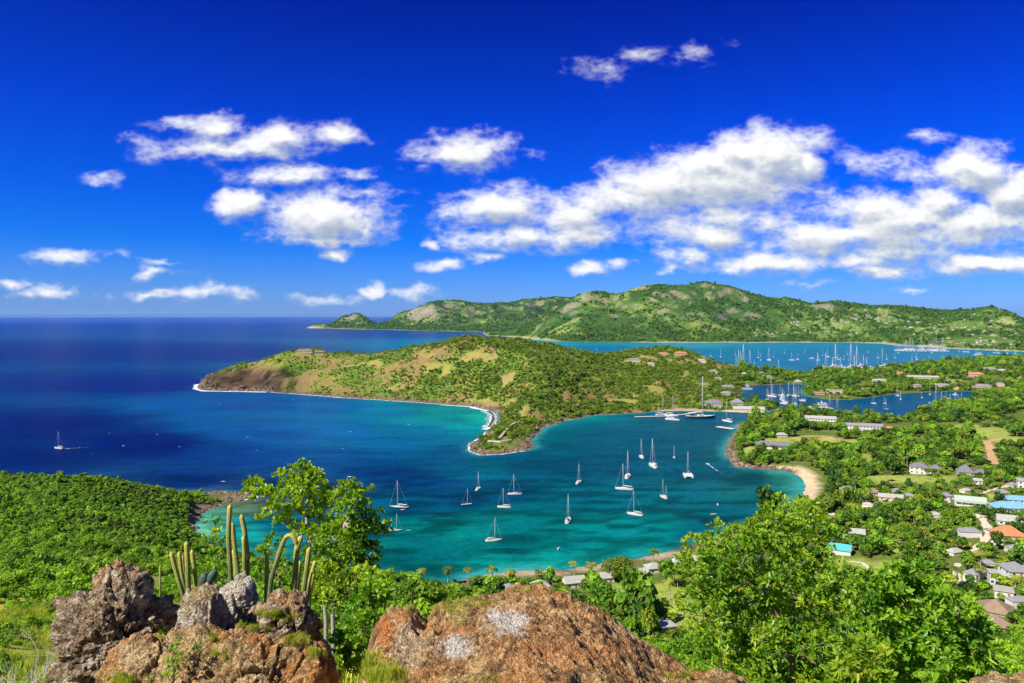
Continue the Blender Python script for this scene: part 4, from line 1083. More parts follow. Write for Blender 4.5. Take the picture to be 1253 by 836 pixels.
# --- scrub on the near slope and the left headland
x1, y1 = jgrid(-420, 330, 70, 660, 2.45, rg)
r1 = np.clip(rg.lognormal(.26, .34, x1.size), .55, 2.7) * (1 + .35 * fbm(x1 / 30, y1 / 30, oct=2, seed=51))
def scrub_zone(x, y, z, px, py):
    n = fbm(x / 16, y / 16, oct=3, seed=52)
    thin = (1 - sstep(y, 110, 170)) * (px < 300)
    return (n > -.62 + .8 * thin) & ((px < 600) | (y < 330)) & (ell(px, py, LAWNS) < .05) & (y < 660)
sx, sy, sz, sr = stock(x1, y1, r1, 1.2, scrub_zone)
x2, y2 = jgrid(-60, 60, 9.5, 75, .85, rg)
r2 = rg.uniform(.28, .7, x2.size) * (0.6 + .4 * sstep(y2, 15, 60))
x2z = height(x2, y2)
def near_zone(x, y, z, px, py):
    n = fbm(x / 5, y / 5, oct=3, seed=53); return (n > -.12 + .24 * (px < 240) * (y > 18)) & ((px < 120) | (py < 745) | (y > 16)) & ((px < 180) | (y > 13))
nx_, ny_, nz_, nr_ = stock(x2, y2, r2, 1.2, near_zone)
SX_, SY_, SZ_, SR_ = np.r_[sx, nx_], np.r_[sy, ny_], np.r_[sz, nz_], np.r_[sr, nr_]
def pick(n, x, y, r, cond=None):
    s = r / np.hypot(x, y) * np.where(cond, 1, 1e-3) if cond is not None else r / np.hypot(x, y)
    i = np.argsort(-s)[:n]; m = np.zeros(len(x), bool); m[i] = True; return m
def individuals(name, m, x, y, z, r, meshes, label, cat, group):
    for k, i in enumerate(np.nonzero(m)[0]):
        o = link(name, meshes[k % len(meshes)], loc=(x[i], y[i], z[i]), rotz=rg.uniform(0, 6.28), scale=(float(r[i]), float(r[i]), float(r[i] * np.exp(rg.normal(0, .26)))))
        tag(o, label, cat, group)
_px, _py = pix(SX_, SY_, SZ_ + SR_)
inview = (_px > 0) & (_px < 1253) & (_py < 830)
open_view = inview & ((_px < 190) | ((_px > 430) & (_px < 590) & (_py < 735)) | (_py < 690))
m = pick(300, SX_, SY_, SR_, open_view)
individuals('scrub_bush', m, SX_, SY_, SZ_, SR_, FINE_J, 'rounded green scrub bush on the slope dropping to the sea', 'bush', 'scrub bushes on the near slope')
q = ~m
scatter('scrub', np.c_[SX_[q], SY_[q], SZ_[q]], SR_[q], rg.uniform(0, 6.28, q.sum()), np.where(SY_[q] < 260, rg.integers(0, 4, q.sum()), 4 + rg.integers(0, len(SCRUB_J), q.sum())), FINE_J + SCRUB_J, 'dense green scrub covering the left headland and the slope above the bay', 'scrub')

# --- trees of the lowland, the wooded point and the neck
x3, y3 = jgrid(-120, 2400, 300, 2750, 5.0, rg)
r3 = np.clip(rg.lognormal(1.17, .36, x3.size), 1.3, 6.5) * (1 + .4 * fbm(x3 / 60, y3 / 60, oct=2, seed=55)) * np.where(rg.uniform(0, 1, x3.size) < .07, 1.45, 1)
def low_zone(x, y, z, px, py):
    pen = (px < 905) & (y > 780)
    n = fbm(x / 26, y / 26, oct=4, seed=56); n2 = fbm(x / 90, y / 90, oct=3, seed=57)
    gap = .20 - .16 * sstep(y, 700, 1000)
    return ~pen & (px > 560) & (n + .5 * n2 < gap + .12) & (ell(px, py, LAWNS) < .12) & (ell(px, py, CLEAR) < .12)
tx, ty, tz, tr = stock(x3, y3, r3, 1.6, low_zone)
_px, _py = pix(tx, ty, tz + tr)
hid = ((_px > 845) & (_px < 1130) & (_py > 715)) | ((_px < 845) & (_py > 735)) | ((_px > 845) & (_px < 1060) & (_py > 640))
m = pick(300, tx, ty, tr, (_px > 0) & (_px < 1253) & ~hid)
individuals('broadleaf_tree', m, tx, ty, tz, tr, TREE_J, 'round crowned green tree in the woods around the village below', 'tree', 'village trees')
q = ~m
scatter('woodland', np.c_[tx[q], ty[q], tz[q]], tr[q], rg.uniform(0, 6.28, q.sum()), rg.integers(0, len(TREE_J), q.sum()), TREE_J, 'green woodland filling the low land around the inlet and the wooded point', 'woodland')

# --- scrub of the long peninsula
x4, y4 = jgrid(-720, 620, 820, 2100, 4.0, rg)
r4 = np.clip(rg.lognormal(.80, .42, x4.size), .8, 5.5) * (1 + .35 * fbm(x4 / 50, y4 / 50, oct=2, seed=58))
def pen_zone(x, y, z, px, py):
    n = fbm(x / 45, y / 45, oct=5, seed=41); n2 = fbm(x / 12, y / 12, oct=4, seed=43)
    d = n * .7 + n2 * .6 + .20 * sstep(px, 640, 420) + .05
    bare = (px < 345) | ((px < 420) & (z < 42))
    lim = np.where(bare, .30, .46)
    return (px < 910) & (y > 815) & (d < lim) & (ell(px, py, CLEAR) < .1) & (pen_clear(x, y, px, py) < .15) & ~((px < 350) & (z < 40) & (n2 < .15)) & ~((px < 652) & (y < 925) & (d > .15))
ax, ay, az, ar = stock(x4, y4, r4, 1.0, pen_zone)
low = 1 - .35 * sstep(pix(ax, ay, az)[0], 620, 420)
scatter('peninsula_scrub', np.c_[ax, ay, az], ar * low, rg.uniform(0, 6.28, len(ax)), rg.integers(0, len(DRY_J), len(ax)), DRY_J, 'dry green scrub over the ochre slopes of the long peninsula', 'scrub')

# --- trees on the hills across the harbour
def far_trees(name, hl, s, x0, x1, y1, label, seed):
    xs, ys, h, sd = hl
    X, Y = jgrid(x0, x1, ys[0], y1, s, rg)
    i = np.clip(((X - xs[0]) / (xs[1] - xs[0])).astype(int), 0, len(xs) - 2); j = np.clip(((Y - ys[0]) / (ys[1] - ys[0])).astype(int), 0, len(ys) - 2)
    tx = X / (xs[1] - xs[0]) - xs[0] / (xs[1] - xs[0]) - i; ty = (Y - ys[0]) / (ys[1] - ys[0]) - j
    z = (h[j, i] * (1 - tx) + h[j, i + 1] * tx) * (1 - ty) + (h[j + 1, i] * (1 - tx) + h[j + 1, i + 1] * tx) * ty
    d = sd[j, i]; px, py = pix(X, Y, z)
    n = fbm(X / 120, Y / 120, oct=4, seed=seed)
    sl = np.hypot(h[j, i + 1] - h[j, i], h[j + 1, i] - h[j, i]) / (xs[1] - xs[0])
    ok = (px > 340) & (px < 1290) & (d > 14) & (n + .35 * fbm(X / 40, Y / 40, oct=3, seed=seed + 1) < .16) & (sl < .85)
    for (fx, fy, fz) in FARH: ok &= ~((np.abs(X - fx) < 14) & (Y < fy + 12) & (Y > fy - 45))
    X, Y, z = X[ok], Y[ok], z[ok]
    scatter(name, np.c_[X, Y, z], np.clip(rg.lognormal(-.85, .35, len(X)), .2, .95) * s, rg.uniform(0, 6.28, len(X)), rg.integers(0, len(FAR_J), len(X)), FAR_J, label, 'woodland')
far_trees('hill_woods', far_main, 15.0, -250, 4200, 5900, 'dark green woods over the hills across the far harbour', 63)
far_trees('coast_woods', far_left, 25.0, -2900, 1700, 11000, 'hazy green woods over the far left coastal hills', 93)

# --- roads and tracks
def ribbon(name, pts, w, colr, lift=.3):
    P_ = np.array(pts); t = np.gradient(P_, axis=0); t /= np.linalg.norm(t, axis=1)[:, None] + 1e-9
    nrm = np.c_[-t[:, 1], t[:, 0]]; rows = []
    for k in (-.5, -.17, .17, .5):
        wob = 1 + .25 * rg.normal(0, 1, len(P_))[:, None] * (abs(k) == .5)
        q_ = P_ + nrm * w * k * wob; rows.append(np.c_[q_, height(q_[:, 0], q_[:, 1]) + lift])
    v = np.stack(rows, 1).reshape(-1, 3); n = len(P_)
    f = [(i * 4 + k, i * 4 + k + 1, i * 4 + k + 5, i * 4 + k + 4) for i in range(n - 1) for k in range(3)]
    o = link(name, new_mesh(name, v, f, [mat(name, colr, .95, .05, .3, .6)]))
    tag(o, kind='structure'); return o
for w, pts, c in PATHW: ribbon('path', pts, w, c)

# --- coconut palms: trunk and a crown of arching fronds
def palm(seed):
    rg_ = np.random.default_rng(seed)
    b = MB(); lean = rg_.uniform(-.8, .8, 2); hh = rg_.uniform(6.0, 8.5)
    b.tube([(lean[0] * t * t, lean[1] * t * t, hh * t - .5) for t in np.linspace(0, 1, 7)], list(np.linspace(.26, .15, 7)), 7)
    trunk = b.mesh('trunk', [M['pale_bark']], True)
    V, Fc, tn = [], [], []
    for k in range(20):
        a = 2 * np.pi * k / 20 + rg_.uniform(-.2, .2); el = rg_.uniform(-.1, 1.1); L = rg_.uniform(2.6, 3.5); tt = np.clip(rg_.normal(.5, .25), 0, 1)
        d = np.array([np.cos(a), np.sin(a), 0]); s = np.array([-np.sin(a), np.cos(a), 0]); p = np.array([lean[0], lean[1], hh - .5]); ang = el
        spine = [p.copy()]
        for j in range(7):
            p = p + (d * np.cos(ang) + np.array([0, 0, 1]) * np.sin(ang)) * L / 7; ang -= .3; spine.append(p.copy())
        for j in range(7):
            for side in (-1, 1):
                for q in (0, .5):
                    o_ = spine[j] + (spine[j + 1] - spine[j]) * q; e_ = spine[j] + (spine[j + 1] - spine[j]) * (q + .34)
                    wd = .75 * np.sin(np.pi * min(.97, (j + q + .9) / 8.2)) + .08
                    i0 = len(V); dn = np.array([0, 0, -.35]) * wd
                    V += [o_, e_, e_ + s * side * wd + dn + d * .25, o_ + s * side * wd + dn + d * .25]; Fc.append((i0, i0 + 1, i0 + 2, i0 + 3)); tn += [tt] * 4
    return trunk, new_mesh('crown', np.array(V), Fc, [M['leaf_palm']], attrs={'tint': np.array(tn)})
PALMS = [palm(500 + i) for i in range(4)]
PALM_AT = [(521,712),(548,716),(573,716),(603,717),(626,718),(658,713),(703,708),(724,712),(768,703),(798,693),(842,690),(820,735),(829,722),(1078,716),(1088,714),(1053,714),(1015,706),(1128,722),(1172,722),(1198,712),(1003,668),(1018,650),(1047,603),(1060,620),(1085,590),(1022,590),(1200,700),(1243,725),(858,708),(1030,640),(1133,665)]
PL = ['coconut palm leaning at the left end of the row along the beach','small coconut palm standing between the first two tall ones by the water','coconut palm second from the left on the beach','coconut palm third from the left on the beach','coconut palm in front of the sea just left of the tallest beach palm','tallest coconut palm standing against the turquoise shallows','coconut palm beside the white beach house','coconut palm between two beach houses left of the spreading tree','palm peeping up behind the spreading round tree','coconut palm on the sand right of the spreading tree']
for k, (px, py) in enumerate(PALM_AT):
    x, y, z = ground_hit(px, py, 220)
    if float(shore(x, y)[0]) < 2: y -= 12; z = h1(x, y)
    o = link('palm_tree', None, loc=(x, y, z), rotz=rg.uniform(0, 6.28), scale=rg.uniform(1.0, 1.4))
    link('trunk', PALMS[k % 4][0], o); link('crown', PALMS[k % 4][1], o)
    tag(o, PL[k] if k < len(PL) else 'coconut palm standing among the village gardens and lawns', 'palm', 'coconut palms by the beach' if k < len(PL) else 'palms in the village gardens')

# --- the round spreading tree on the beach
x, y, z = ground_hit(756, 711, 250)
v, f, t, cs = crown(77, 9.6, 8.0, 3.5, 2600, .55, 26, flat=.8)
o = link('spreading_tree', None, loc=(x, y, z)); tag(o, 'big round olive green tree with a broad spreading crown between the beach houses', 'tree')
link('crown', new_mesh('crown', v, f, [M['leaf_dry']], attrs={'tint': np.clip(t * .7, 0, 1)}), o)
limbs(77, cs[:9], .55, 3.2, .4).build('trunk', M['bark'], o, True)
# ------------------------------------------------------------------ boats
def gloss(name, c, r=.35, s=.4): M[name] = mat(name, c, r, s, .05, 1.0)
gloss('hull_white', (.62, .62, .60)); gloss('hull_cream', (.72, .66, .50)); gloss('hull_navy', (.02, .035, .07)); gloss('hull_black', (.03, .03, .035))
gloss('deck', (.48, .45, .39), .7, .2); gloss('spar', (.6, .6, .58), .35, .5); gloss('sail_blue', (.03, .07, .25), .8, .1); gloss('sail_white', (.55, .54, .5), .8, .1)
gloss('dark_glass', (.02, .025, .03), .1, .5); gloss('red_paint', (.45, .05, .03)); gloss('yellow_plastic', (.75, .55, .03)); gloss('teak', (.30, .18, .09), .7, .2)

def hull(L, Bm, fb, stern=.7, bowr=.15):
    """planked boat body along +X: sections lofted from transom to stem, with sheer"""
    n, k = 13, 9; vs = []
    for i in range(n):
        t = i / (n - 1); x = -L / 2 + L * t + (.04 * L * 0)
        w = Bm / 2 * min(1, (stern + (1 - stern) * math.sin(min(1, t / .45) * math.pi / 2))) * (1 if t < .5 else math.cos(((t - .5) / .5) ** 1.6 * math.pi / 2) + .012)
        sh = fb * (1 + .28 * ((t - .35) / .65) ** 2)
        for j in range(k):
            a = math.pi * j / (k - 1)
            y = -math.cos(a) * w; zz = -math.sin(a) ** .75 * fb * .55 * (1 - .75 * t ** 3) - .05
            if j in (0, k - 1): zz = sh
            elif j in (1, k - 2): y = (-1 if j == 1 else 1) * w * .97; zz = .12
            vs.append((x + (bowr * L * .35 * max(0, zz) / fb if t > .7 else 0) * (t - .7), y, zz))
    fs = [(i * k + j, (i + 1) * k + j, (i + 1) * k + j + 1, i * k + j + 1) for i in range(n - 1) for j in range(k - 1)]
    fs.append(tuple(range(k))); fs.append(tuple(reversed([(n - 1) * k + j for j in range(k)])))
    deck = [(i * k, i * k + k - 1, (i + 1) * k + k - 1, (i + 1) * k) for i in range(n - 1)]
    b = MB(); b.add(vs, fs, 0)
    b.add([(x, y, z - .02) for x, y, z in vs], deck, 1)
    return b

def rig(o, L, x, hm, boom=None, z0=.9, thick=1.0, sail='sail_white', stays=True, spreaders=2, name='mast', stay_x=(.5, -.5)):
    r = .0085 * L * thick
    b = MB(); b.tube([(x, 0, z0 - .4), (x, 0, z0 + hm * .5), (x, 0, z0 + hm)], [r, r * .95, r * .7], 7)
    for k in range(spreaders):
        zz = z0 + hm * (k + 1) / (spreaders + 1); s = L * .07 * (1 - .25 * k)
        b.tube([(x - .02 * L, -s, zz), (x, 0, zz + .1), (x - .02 * L, s, zz)], r * .4, 4)
    b.build(name, M['spar'], o, True)
    if boom:
        c = MB(); c.tube([(x, 0, z0 + 1.0), (x - boom, 0, z0 + 1.15)], r * .7, 6); bo = c.build('boom', M['spar'], o, True)
        c = MB(); c.tube([(x - .03 * L, 0, z0 + 1.3), (x - boom * .5, 0, z0 + 1.42), (x - boom * .97, 0, z0 + 1.35)], [r * 2.3, r * 2.0, r * 1.1], 7); c.build('furled_sail', M[sail], bo, True)
    if stays:
        c = MB(); q = .02
        for sx in stay_x:
            if sx is not None: c.tube([(L * sx * .98, 0, z0 + .15), (x, 0, z0 + hm * .985)], [q * 1.6 if sx > 0 else q] * 2, 4)
        for sy in (-1, 1):
            c.tube([(x - .02 * L, sy * L * .12, z0), (x - .02 * L, sy * L * .055, z0 + hm * .62), (x, 0, z0 + hm * .95)], q, 4)
        c.build('rigging', M['spar'], o)

def cabin(o, L, Bm, fb, mw='hull_white'):
    b = MB(); x0, x1, w = -L * .12, L * .22, Bm * .27
    zb, zt = fb * .95, fb * 1.0 + .042 * L
    b.add([(x0, -w, zb), (x1, -w * .55, zb), (x1, w * .55, zb), (x0, w, zb), (x0 + .2, -w * .85, zt), (x1 - .09 * L, -w * .5, zt - .1), (x1 - .09 * L, w * .5, zt - .1), (x0 + .2, w * .85, zt)], [(0, 1, 5, 4), (1, 2, 6, 5), (2, 3, 7, 6), (3, 0, 4, 7), (4, 5, 6, 7)])
    b.build('cabin', M[mw], o)
    b = MB()
    for s in (-1, 1):
        b.add([(x0 + .06 * L, s * w * .975, zb + .012 * L), (x1 - .12 * L, s * w * .70, zb + .012 * L), (x1 - .12 * L, s * w * .66, zt - .3), (x0 + .06 * L, s * w * .925, zt - .2)], [(0, 1, 2, 3) if s < 0 else (3, 2, 1, 0)])
    b.build('cabin_window', M['dark_glass'], o)

def sloop(hm='hull_white', sail='sail_white', L=13.0, mh=1.32, ketch=False):
    o = link('sailing_yacht', None); Bm, fb = L * .29, L * .085
    hull(L, Bm, fb).build('hull', [M[hm], M['deck']], o, True)
    cabin(o, L, Bm, fb)
    rig(o, L, L * .08, L * mh, L * .36, fb + .3, 1.0, sail, stay_x=(.5, -.49) if not ketch else (.5, None))
    if ketch: rig(o, L, -L * .33, L * mh * .68, L * .2, fb + .3, .8, sail, True, 1, 'mizzen_mast', (None, -.5))
    b = MB(); b.box(-L * .40, -L * .17, -Bm * .24, Bm * .24, fb + .035 * L + .9, fb + .035 * L + .98)
    for sx in (-.39, -.18):
        for sy in (-.22, .22): b.tube([(L * sx, Bm * sy, fb), (L * sx, Bm * sy, fb + .035 * L + .9)], .03, 4)
    b.build('cockpit_awning', M[sail], o)
    return o
def catamaran(L=13.0):
    o = link('catamaran', None); fb = L * .11
    for s in (-1, 1):
        h = hull(L, L * .15, fb); h.v = [(x, y + s * L * .22, z) for x, y, z in h.v]; h.build('hull', [M['hull_white'], M['deck']], o, True)
    b = MB(); b.box(-L * .42, L * .12, -L * .21, L * .21, fb * .7, fb * 1.02); b.build('bridge_deck', M['hull_white'], o)
    b = MB(); z = fb * 1.02; x0, x1, w = -L * .34, L * .12, L * .2
    b.add([(x0, -w, z), (x1, -w * .8, z), (x1, w * .8, z), (x0, w, z), (x0, -w * .9, z + 1.5), (x1 - 1.5, -w * .7, z + 1.4), (x1 - 1.5, w * .7, z + 1.4), (x0, w * .9, z + 1.5)], [(0, 1, 5, 4), (1, 2, 6, 5), (2, 3, 7, 6), (3, 0, 4, 7), (4, 5, 6, 7)])
    b.build('cabin', M['hull_white'], o)
    b = MB(); b.add([(x1 + .02 - .25, -w * .76, z + .3), (x1 + .02 - .25, w * .76, z + .3), (x1 - 1.1, w * .71, z + 1.1), (x1 - 1.1, -w * .71, z + 1.1)], [(0, 1, 2, 3)])
    for s in (-1, 1): b.add([(x0 + .8, s * w * .99, z + .55), (x1 - 1.2, s * w * .86, z + .55), (x1 - 1.8, s * w * .82, z + 1.1), (x0 + .8, s * w * .945, z + 1.1)], [(0, 1, 2, 3) if s < 0 else (3, 2, 1, 0)])
    b.build('cabin_window', M['dark_glass'], o)
    b = MB(); 
    for y in (-.12, -.04, .04, .12): b.box(L * .12, L * .40, L * (y - .035), L * (y + .035), fb * .8, fb * .82)
    b.tube([(L * .41, -L * .22, fb), (L * .41, L * .22, fb)], .09, 6); b.build('trampoline', M['deck'], o)
    rig(o, L, L * .06, L * 1.35, L * .36, fb + 1.6, 1.0, 'sail_white', stay_x=(.41, None))
    return o
def motor_yacht(L=24.0, decks=2, hm='hull_white'):
    o = link('motor_yacht', None); Bm, fb = L * .22, L * .085
    hull(L, Bm, fb, .9).build('hull', [M[hm], M['deck']], o, True)
    z, x0, x1 = fb * .98, -L * .38, L * .24
    for d in range(decks):
        b = MB(); w = Bm * (.42 - .05 * d); h = .085 * L * (1 - .12 * d)
        b.add([(x0, -w, z), (x1, -w * .7, z), (x1, w * .7, z), (x0, w, z), (x0, -w, z + h), (x1 - .12 * L, -w * .7, z + h), (x1 - .12 * L, w * .7, z + h), (x0, w, z + h)], [(0, 1, 5, 4), (1, 2, 6, 5), (2, 3, 7, 6), (3, 0, 4, 7), (4, 5, 6, 7)])
        b.box(x0 - .06 * L, x1 - .1 * L, -w * 1.08, w * 1.08, z + h, z + h + .012 * L)
        b.build('deckhouse', M['hull_white'], o)
        b = MB()
        for s in (-1, 1):
            za, zb_ = z + h * .35, z + h * .78
            b.add([(x0 + .03 * L, s * w * 1.01, za), (x1 - .07 * L, s * w * .79, za), (x1 - .11 * L, s * w * .76, zb_), (x0 + .03 * L, s * w * 1.01, zb_)], [(0, 1, 2, 3) if s < 0 else (3, 2, 1, 0)])
        b.add([(x1 - .04 * L, -w * .68, z + h * .35), (x1 - .04 * L, w * .68, z + h * .35), (x1 - .09 * L, w * .68, z + h * .78), (x1 - .09 * L, -w * .68, z + h * .78)], [(0, 1, 2, 3)])
        b.build('window_band', M['dark_glass'], o)
        z += h + .012 * L; x0 += .05 * L; x1 -= .12 * L
    b = MB(); b.tube([(x0 + .1 * L, -Bm * .2, z), (x0 + .12 * L, 0, z + .07 * L), (x0 + .1 * L, Bm * .2, z)], .012 * L, 5); b.tube([(x0 + .12 * L, 0, z), (x0 + .12 * L, 0, z + .14 * L)], .006 * L, 5)
    b.build('radar_mast', M['hull_white'], o)
    return o
def dinghy(hm='hull_white', L=4.2):
    o = link('dinghy', None); hull(L, L * .42, L * .13, .9).build('hull', [M[hm], M['deck']], o, True)
    b = MB()
    for x in (-.22, .08): b.box(L * x, L * (x + .09), -L * .18, L * .18, L * .09, L * .155)
    b.build('thwart', M['teak'], o)
    b = MB(); b.box(-L * .56, -L * .49, -.16, .16, .05, .75); b.build('outboard_motor', M['hull_black'], o)
    return o
def speedboat(L=7.0):
    o = link('speedboat', None); hull(L, L * .32, L * .12, .95).build('hull', [M['hull_white'], M['deck']], o, True)
    b = MB(); b.add([(L * .1, -L * .11, L * .13), (L * .1, L * .11, L * .13), (L * .02, L * .1, L * .24), (L * .02, -L * .1, L * .24)], [(0, 1, 2, 3), (3, 2, 1, 0)]); b.build('windscreen', M['dark_glass'], o)
    b = MB(); b.box(-L * .12, L * .02, -L * .07, L * .07, L * .1, L * .2); b.build('console', M['hull_white'], o)
    b = MB(); b.box(-L * .56, -L * .48, -.3, .3, .1, 1.3); b.build('outboard_motor', M['hull_black'], o)
    return o
def kayak(L=4.5):
    o = link('kayak', hull(L, .75, .3, .15).mesh('kayak', [M['yellow_plastic'], M['yellow_plastic']], True)); return o

BP = {}
def boat(kind, px, py, hdg, lpx=None, toppx=None, label='', cat='sailboat', group=None, L0=13.0, z=0.0):
    """moored where its waterline shows in the photograph; size from the mast's or the hull's length in pixels"""
    if kind not in BP:
        BP[kind] = {'white': lambda: sloop(), 'blue': lambda: sloop('hull_white', 'sail_blue'), 'cream': lambda: sloop('hull_cream'), 'dark': lambda: sloop('hull_navy'), 'black': lambda: sloop('hull_black', 'sail_blue'),
                    'ketch': lambda: sloop('hull_white', 'sail_white', ketch=True), 'dark_ketch': lambda: sloop('hull_black', 'sail_white', ketch=True), 'cat': catamaran, 'motor': lambda: motor_yacht(), 'motor3': lambda: motor_yacht(24, 3),
                    'dinghy': dinghy, 'speed': speedboat, 'kayak': kayak, 'red': lambda: dinghy('red_paint')}[kind]()
        o = BP[kind]
    else: o = copy_tree(BP[kind])
    x, y = G(px, py)
    s = 1.0
    if toppx is not None: s = (py - toppx) / F * y / (13.0 * (1.32 if kind != 'cat' else 1.35) + (2.3 if kind != 'cat' else 3.8))
    elif lpx is not None: s = lpx / F * y / {'motor': 24, 'motor3': 24, 'dinghy': 4.2, 'red': 4.2, 'speed': 7.0, 'kayak': 4.5}.get(kind, 13.0)
    o.location = (x, y, z); o.rotation_euler.z = R(hdg); o.scale = (s, s, s)
    tag(o, label, cat, group); return o
g1 = 'yachts moored in the near bay'
for a in [
 ('dark', 488, 622, 172, 586, 'dark hulled yacht with a tall forestay at the far left of the bay moorings'),
 ('dark_ketch', 484, 650, 5, 627, 'black two masted ketch nearest the left foreground tree'),
 ('black', 571, 618, 20, 597, 'small dark hulled yacht left of the end-on yacht'),
 ('white', 585, 599, 78, 576, 'white yacht seen end-on above the small dark hulled yacht'),
 ('blue', 630, 605, 185, 579, 'white yacht with dark blue sail cover lying broadside'),
 ('cream', 617, 621, 172, 596, 'cream yacht just below the broadside yacht with blue cover'),
 ('cream', 604, 662, 8, 632, 'broad cream yacht nearest to the village beach, hull towards the right'),
 ('white', 708, 591, 70, 566, 'lone white yacht, bow on, in the middle of the bay'),
 ('blue', 695, 638, 80, 603, 'white yacht with dark sail cover seen end-on over the pale sand patch'),
 ('white', 768, 584, 75, 550, 'tall white yacht just behind another in the pair at bay centre'),
 ('white', 764, 599, 165, 566, 'front white yacht of the overlapping pair at bay centre'),
 ('white', 799, 571, 100, 535, 'tallest white yacht of the upper moorings'),
 ('blue', 825, 560, 80, 545, 'smallest white yacht of the upper moorings'),
 ('white', 785, 560, 95, 536, 'slim white yacht at the top left of the upper moorings'),
 ('ketch', 812, 609, 110, 585, 'white two masted ketch right of the overlapping pair'),
 ('white', 777, 630, 150, 599, 'white yacht lying aslant, lowest of the right hand moorings')]:
    boat(*a[:4], toppx=a[4], label=a[5], group=g1)
boat('cat', 842, 583, 85, toppx=551, label='white twin hulled catamaran, bow on, with a single mast', cat='catamaran', group=g1)
o = boat('motor', 684, 672, 60, lpx=8, label='small white motor cruiser over the dark weed near the beach', cat='motorboat')
boat('kayak', 500, 649, 15, lpx=5, label='yellow kayak right of the black ketch', cat='kayak')
boat('dinghy', 493, 624, 10, lpx=5, label='white dinghy beside the dark hulled yacht', cat='dinghy')
boat('speed', 866, 568, 140, lpx=5, label='white speedboat running ahead of its wake', cat='speedboat')
boat('motor', 878, 618, 80, lpx=7, label='small white cabin boat, upper of two off the curved beach', cat='motorboat')
boat('red', 873, 630, 10, lpx=8, label='low pinkish open boat, lower of two off the curved beach', cat='dinghy')
boat('speed', 932, 633, 0, lpx=10, label='white launch close to shore by the tall foreground tree', cat='motorboat')
boat('white', 72, 549, 160, toppx=527, label='lone white yacht motoring on the open sea at left')
# the dockyard quay
boat('dark', 857, 512, 2, toppx=458, label='huge dark sailing superyacht with towering white mast at the quay', cat='superyacht')
boat('motor', 823, 514, 325, lpx=18, label='white motor yacht, bow towards us, at the bend of the pier', cat='motor yacht')
boat('white', 822, 509, 330, toppx=483, label='white yacht berthed behind the white motor yacht at the pier')
boat('white', 810, 508, 10, toppx=484, label='white yacht berthed behind the left arm of the pier')
boat('white', 890, 516, 120, toppx=490, label='small white yacht moored right of the huge dark superyacht')
boat('dark_ketch', 924, 506, 5, toppx=497, label='little dark ketch off the end of the dockyard', cat='sailboat')
# inner basin
for k in range(13):
    px = random.uniform(934, 984); py = random.uniform(484, 497)
    boat(random.choice(['white', 'blue', 'ketch']), px, py, random.uniform(60, 120), toppx=py - random.uniform(13, 25), label='white yacht berthed in the inner basin beside the dockyard', group='yachts in the inner basin')
boat('motor3', 957, 490, 80, lpx=22, label='tall white three deck motor yacht in the inner basin', cat='motor yacht')
boat('motor', 1001, 500, 175, lpx=26, label='long white motor yacht in the channel below the mangrove point', cat='motor yacht')
boat('motor', 911, 474, 175, lpx=12, label='white motor yacht on the far side of the inner basin', cat='motor yacht')
for px, py, tp, lb in [(980, 497, 488, 'small white yacht in the channel by the long motor yacht'), (1016, 502, 481, 'yacht with brown mast, left of two brown masts in the channel'), (1025, 505, 485, 'yacht with brown mast, right of two brown masts in the channel')]:
    boat('cream', px, py, 100, toppx=tp, label=lb)
for i, (kd, px, py, tp) in enumerate([('white',1069,494,482),('white',1082.5,494,485),('black',1085,501.5,487),('white',1098,484.5,473),('ketch',1102,489,478),('white',1128,487,479),('white',1138,483,472),('white',1158,488,478),('white',1058,514,501),('white',1062,514,504),('white',1066,515,505),('white',1083,517,508)]):
    boat(kd, px, py, random.uniform(60, 130), toppx=tp, label='white yacht at anchor in the mangrove inlet' if kd != 'black' else 'dark hulled yacht at anchor in the mangrove inlet', group='yachts in the mangrove inlet' if kd != 'black' else None)
for px, py, tp in [(1146,496,471),(1152.5,496,478),(1163,494.5,481),(1169,494,482),(1173,493,482),(1177,491,480)]:
    boat('white', px, py, 95, toppx=tp, label='tall masted white yacht berthed at the jetty in the inlet', group='yachts at the inlet jetty')
boat('motor', 1070.5, 506, 90, lpx=5, label='small white motorboat in the middle of the inlet', cat='motorboat')
boat('motor', 1137, 493.5, 90, lpx=5, label='small white motorboat left of the inlet jetty', cat='motorboat')
boat('motor3', 1168, 483.5, 100, lpx=8, label='white motor yacht at the head of the inlet', cat='motor yacht')
# the far harbour
for px, py, tp, kd in [(901,450,434,'white'),(904,450,427,'white'),(906.5,450,428,'ketch'),(910,450,420,'white'),(918,451,427,'white'),(953,456.5,439,'white'),(923,452,441,'white')]:
    boat(kd, px, py, 90, toppx=tp, label='white superyacht with tall mast at the left quay of the far harbour', cat='superyacht', group='sailing superyachts at the left quay')
for px, lp in [(912,14),(922,16),(935,16),(948,16)]:
    boat('motor', px, 450.5 + (px - 900) * .11, 175, lpx=lp, label='white motor yacht along the left quay of the far harbour', cat='motor yacht', group='motor yachts at the left quay')
for px, tp, kd in [(1001,430,'white'),(1011,430,'white'),(1019,436,'white'),(1023,419,'white'),(1029,436,'white'),(1042,419,'white'),(1046,434,'ketch'),(1049,422,'white'),(1057,433,'white'),(1061,436,'white')]:
    boat(kd, px, 453.3, 90, toppx=tp, label='white superyacht with tall mast at the centre quay of the far harbour', cat='superyacht', group='sailing superyachts at the centre quay')
for px, lp, kd in [(1004,20,'motor'),(1016,22,'motor3'),(1026,22,'motor'),(1038,20,'motor3'),(1050,22,'motor3'),(1062,18,'motor')]:
    boat(kd, px, 453.8, 178, lpx=lp, label='white motor yacht along the centre quay of the far harbour', cat='motor yacht', group='motor yachts at the centre quay')
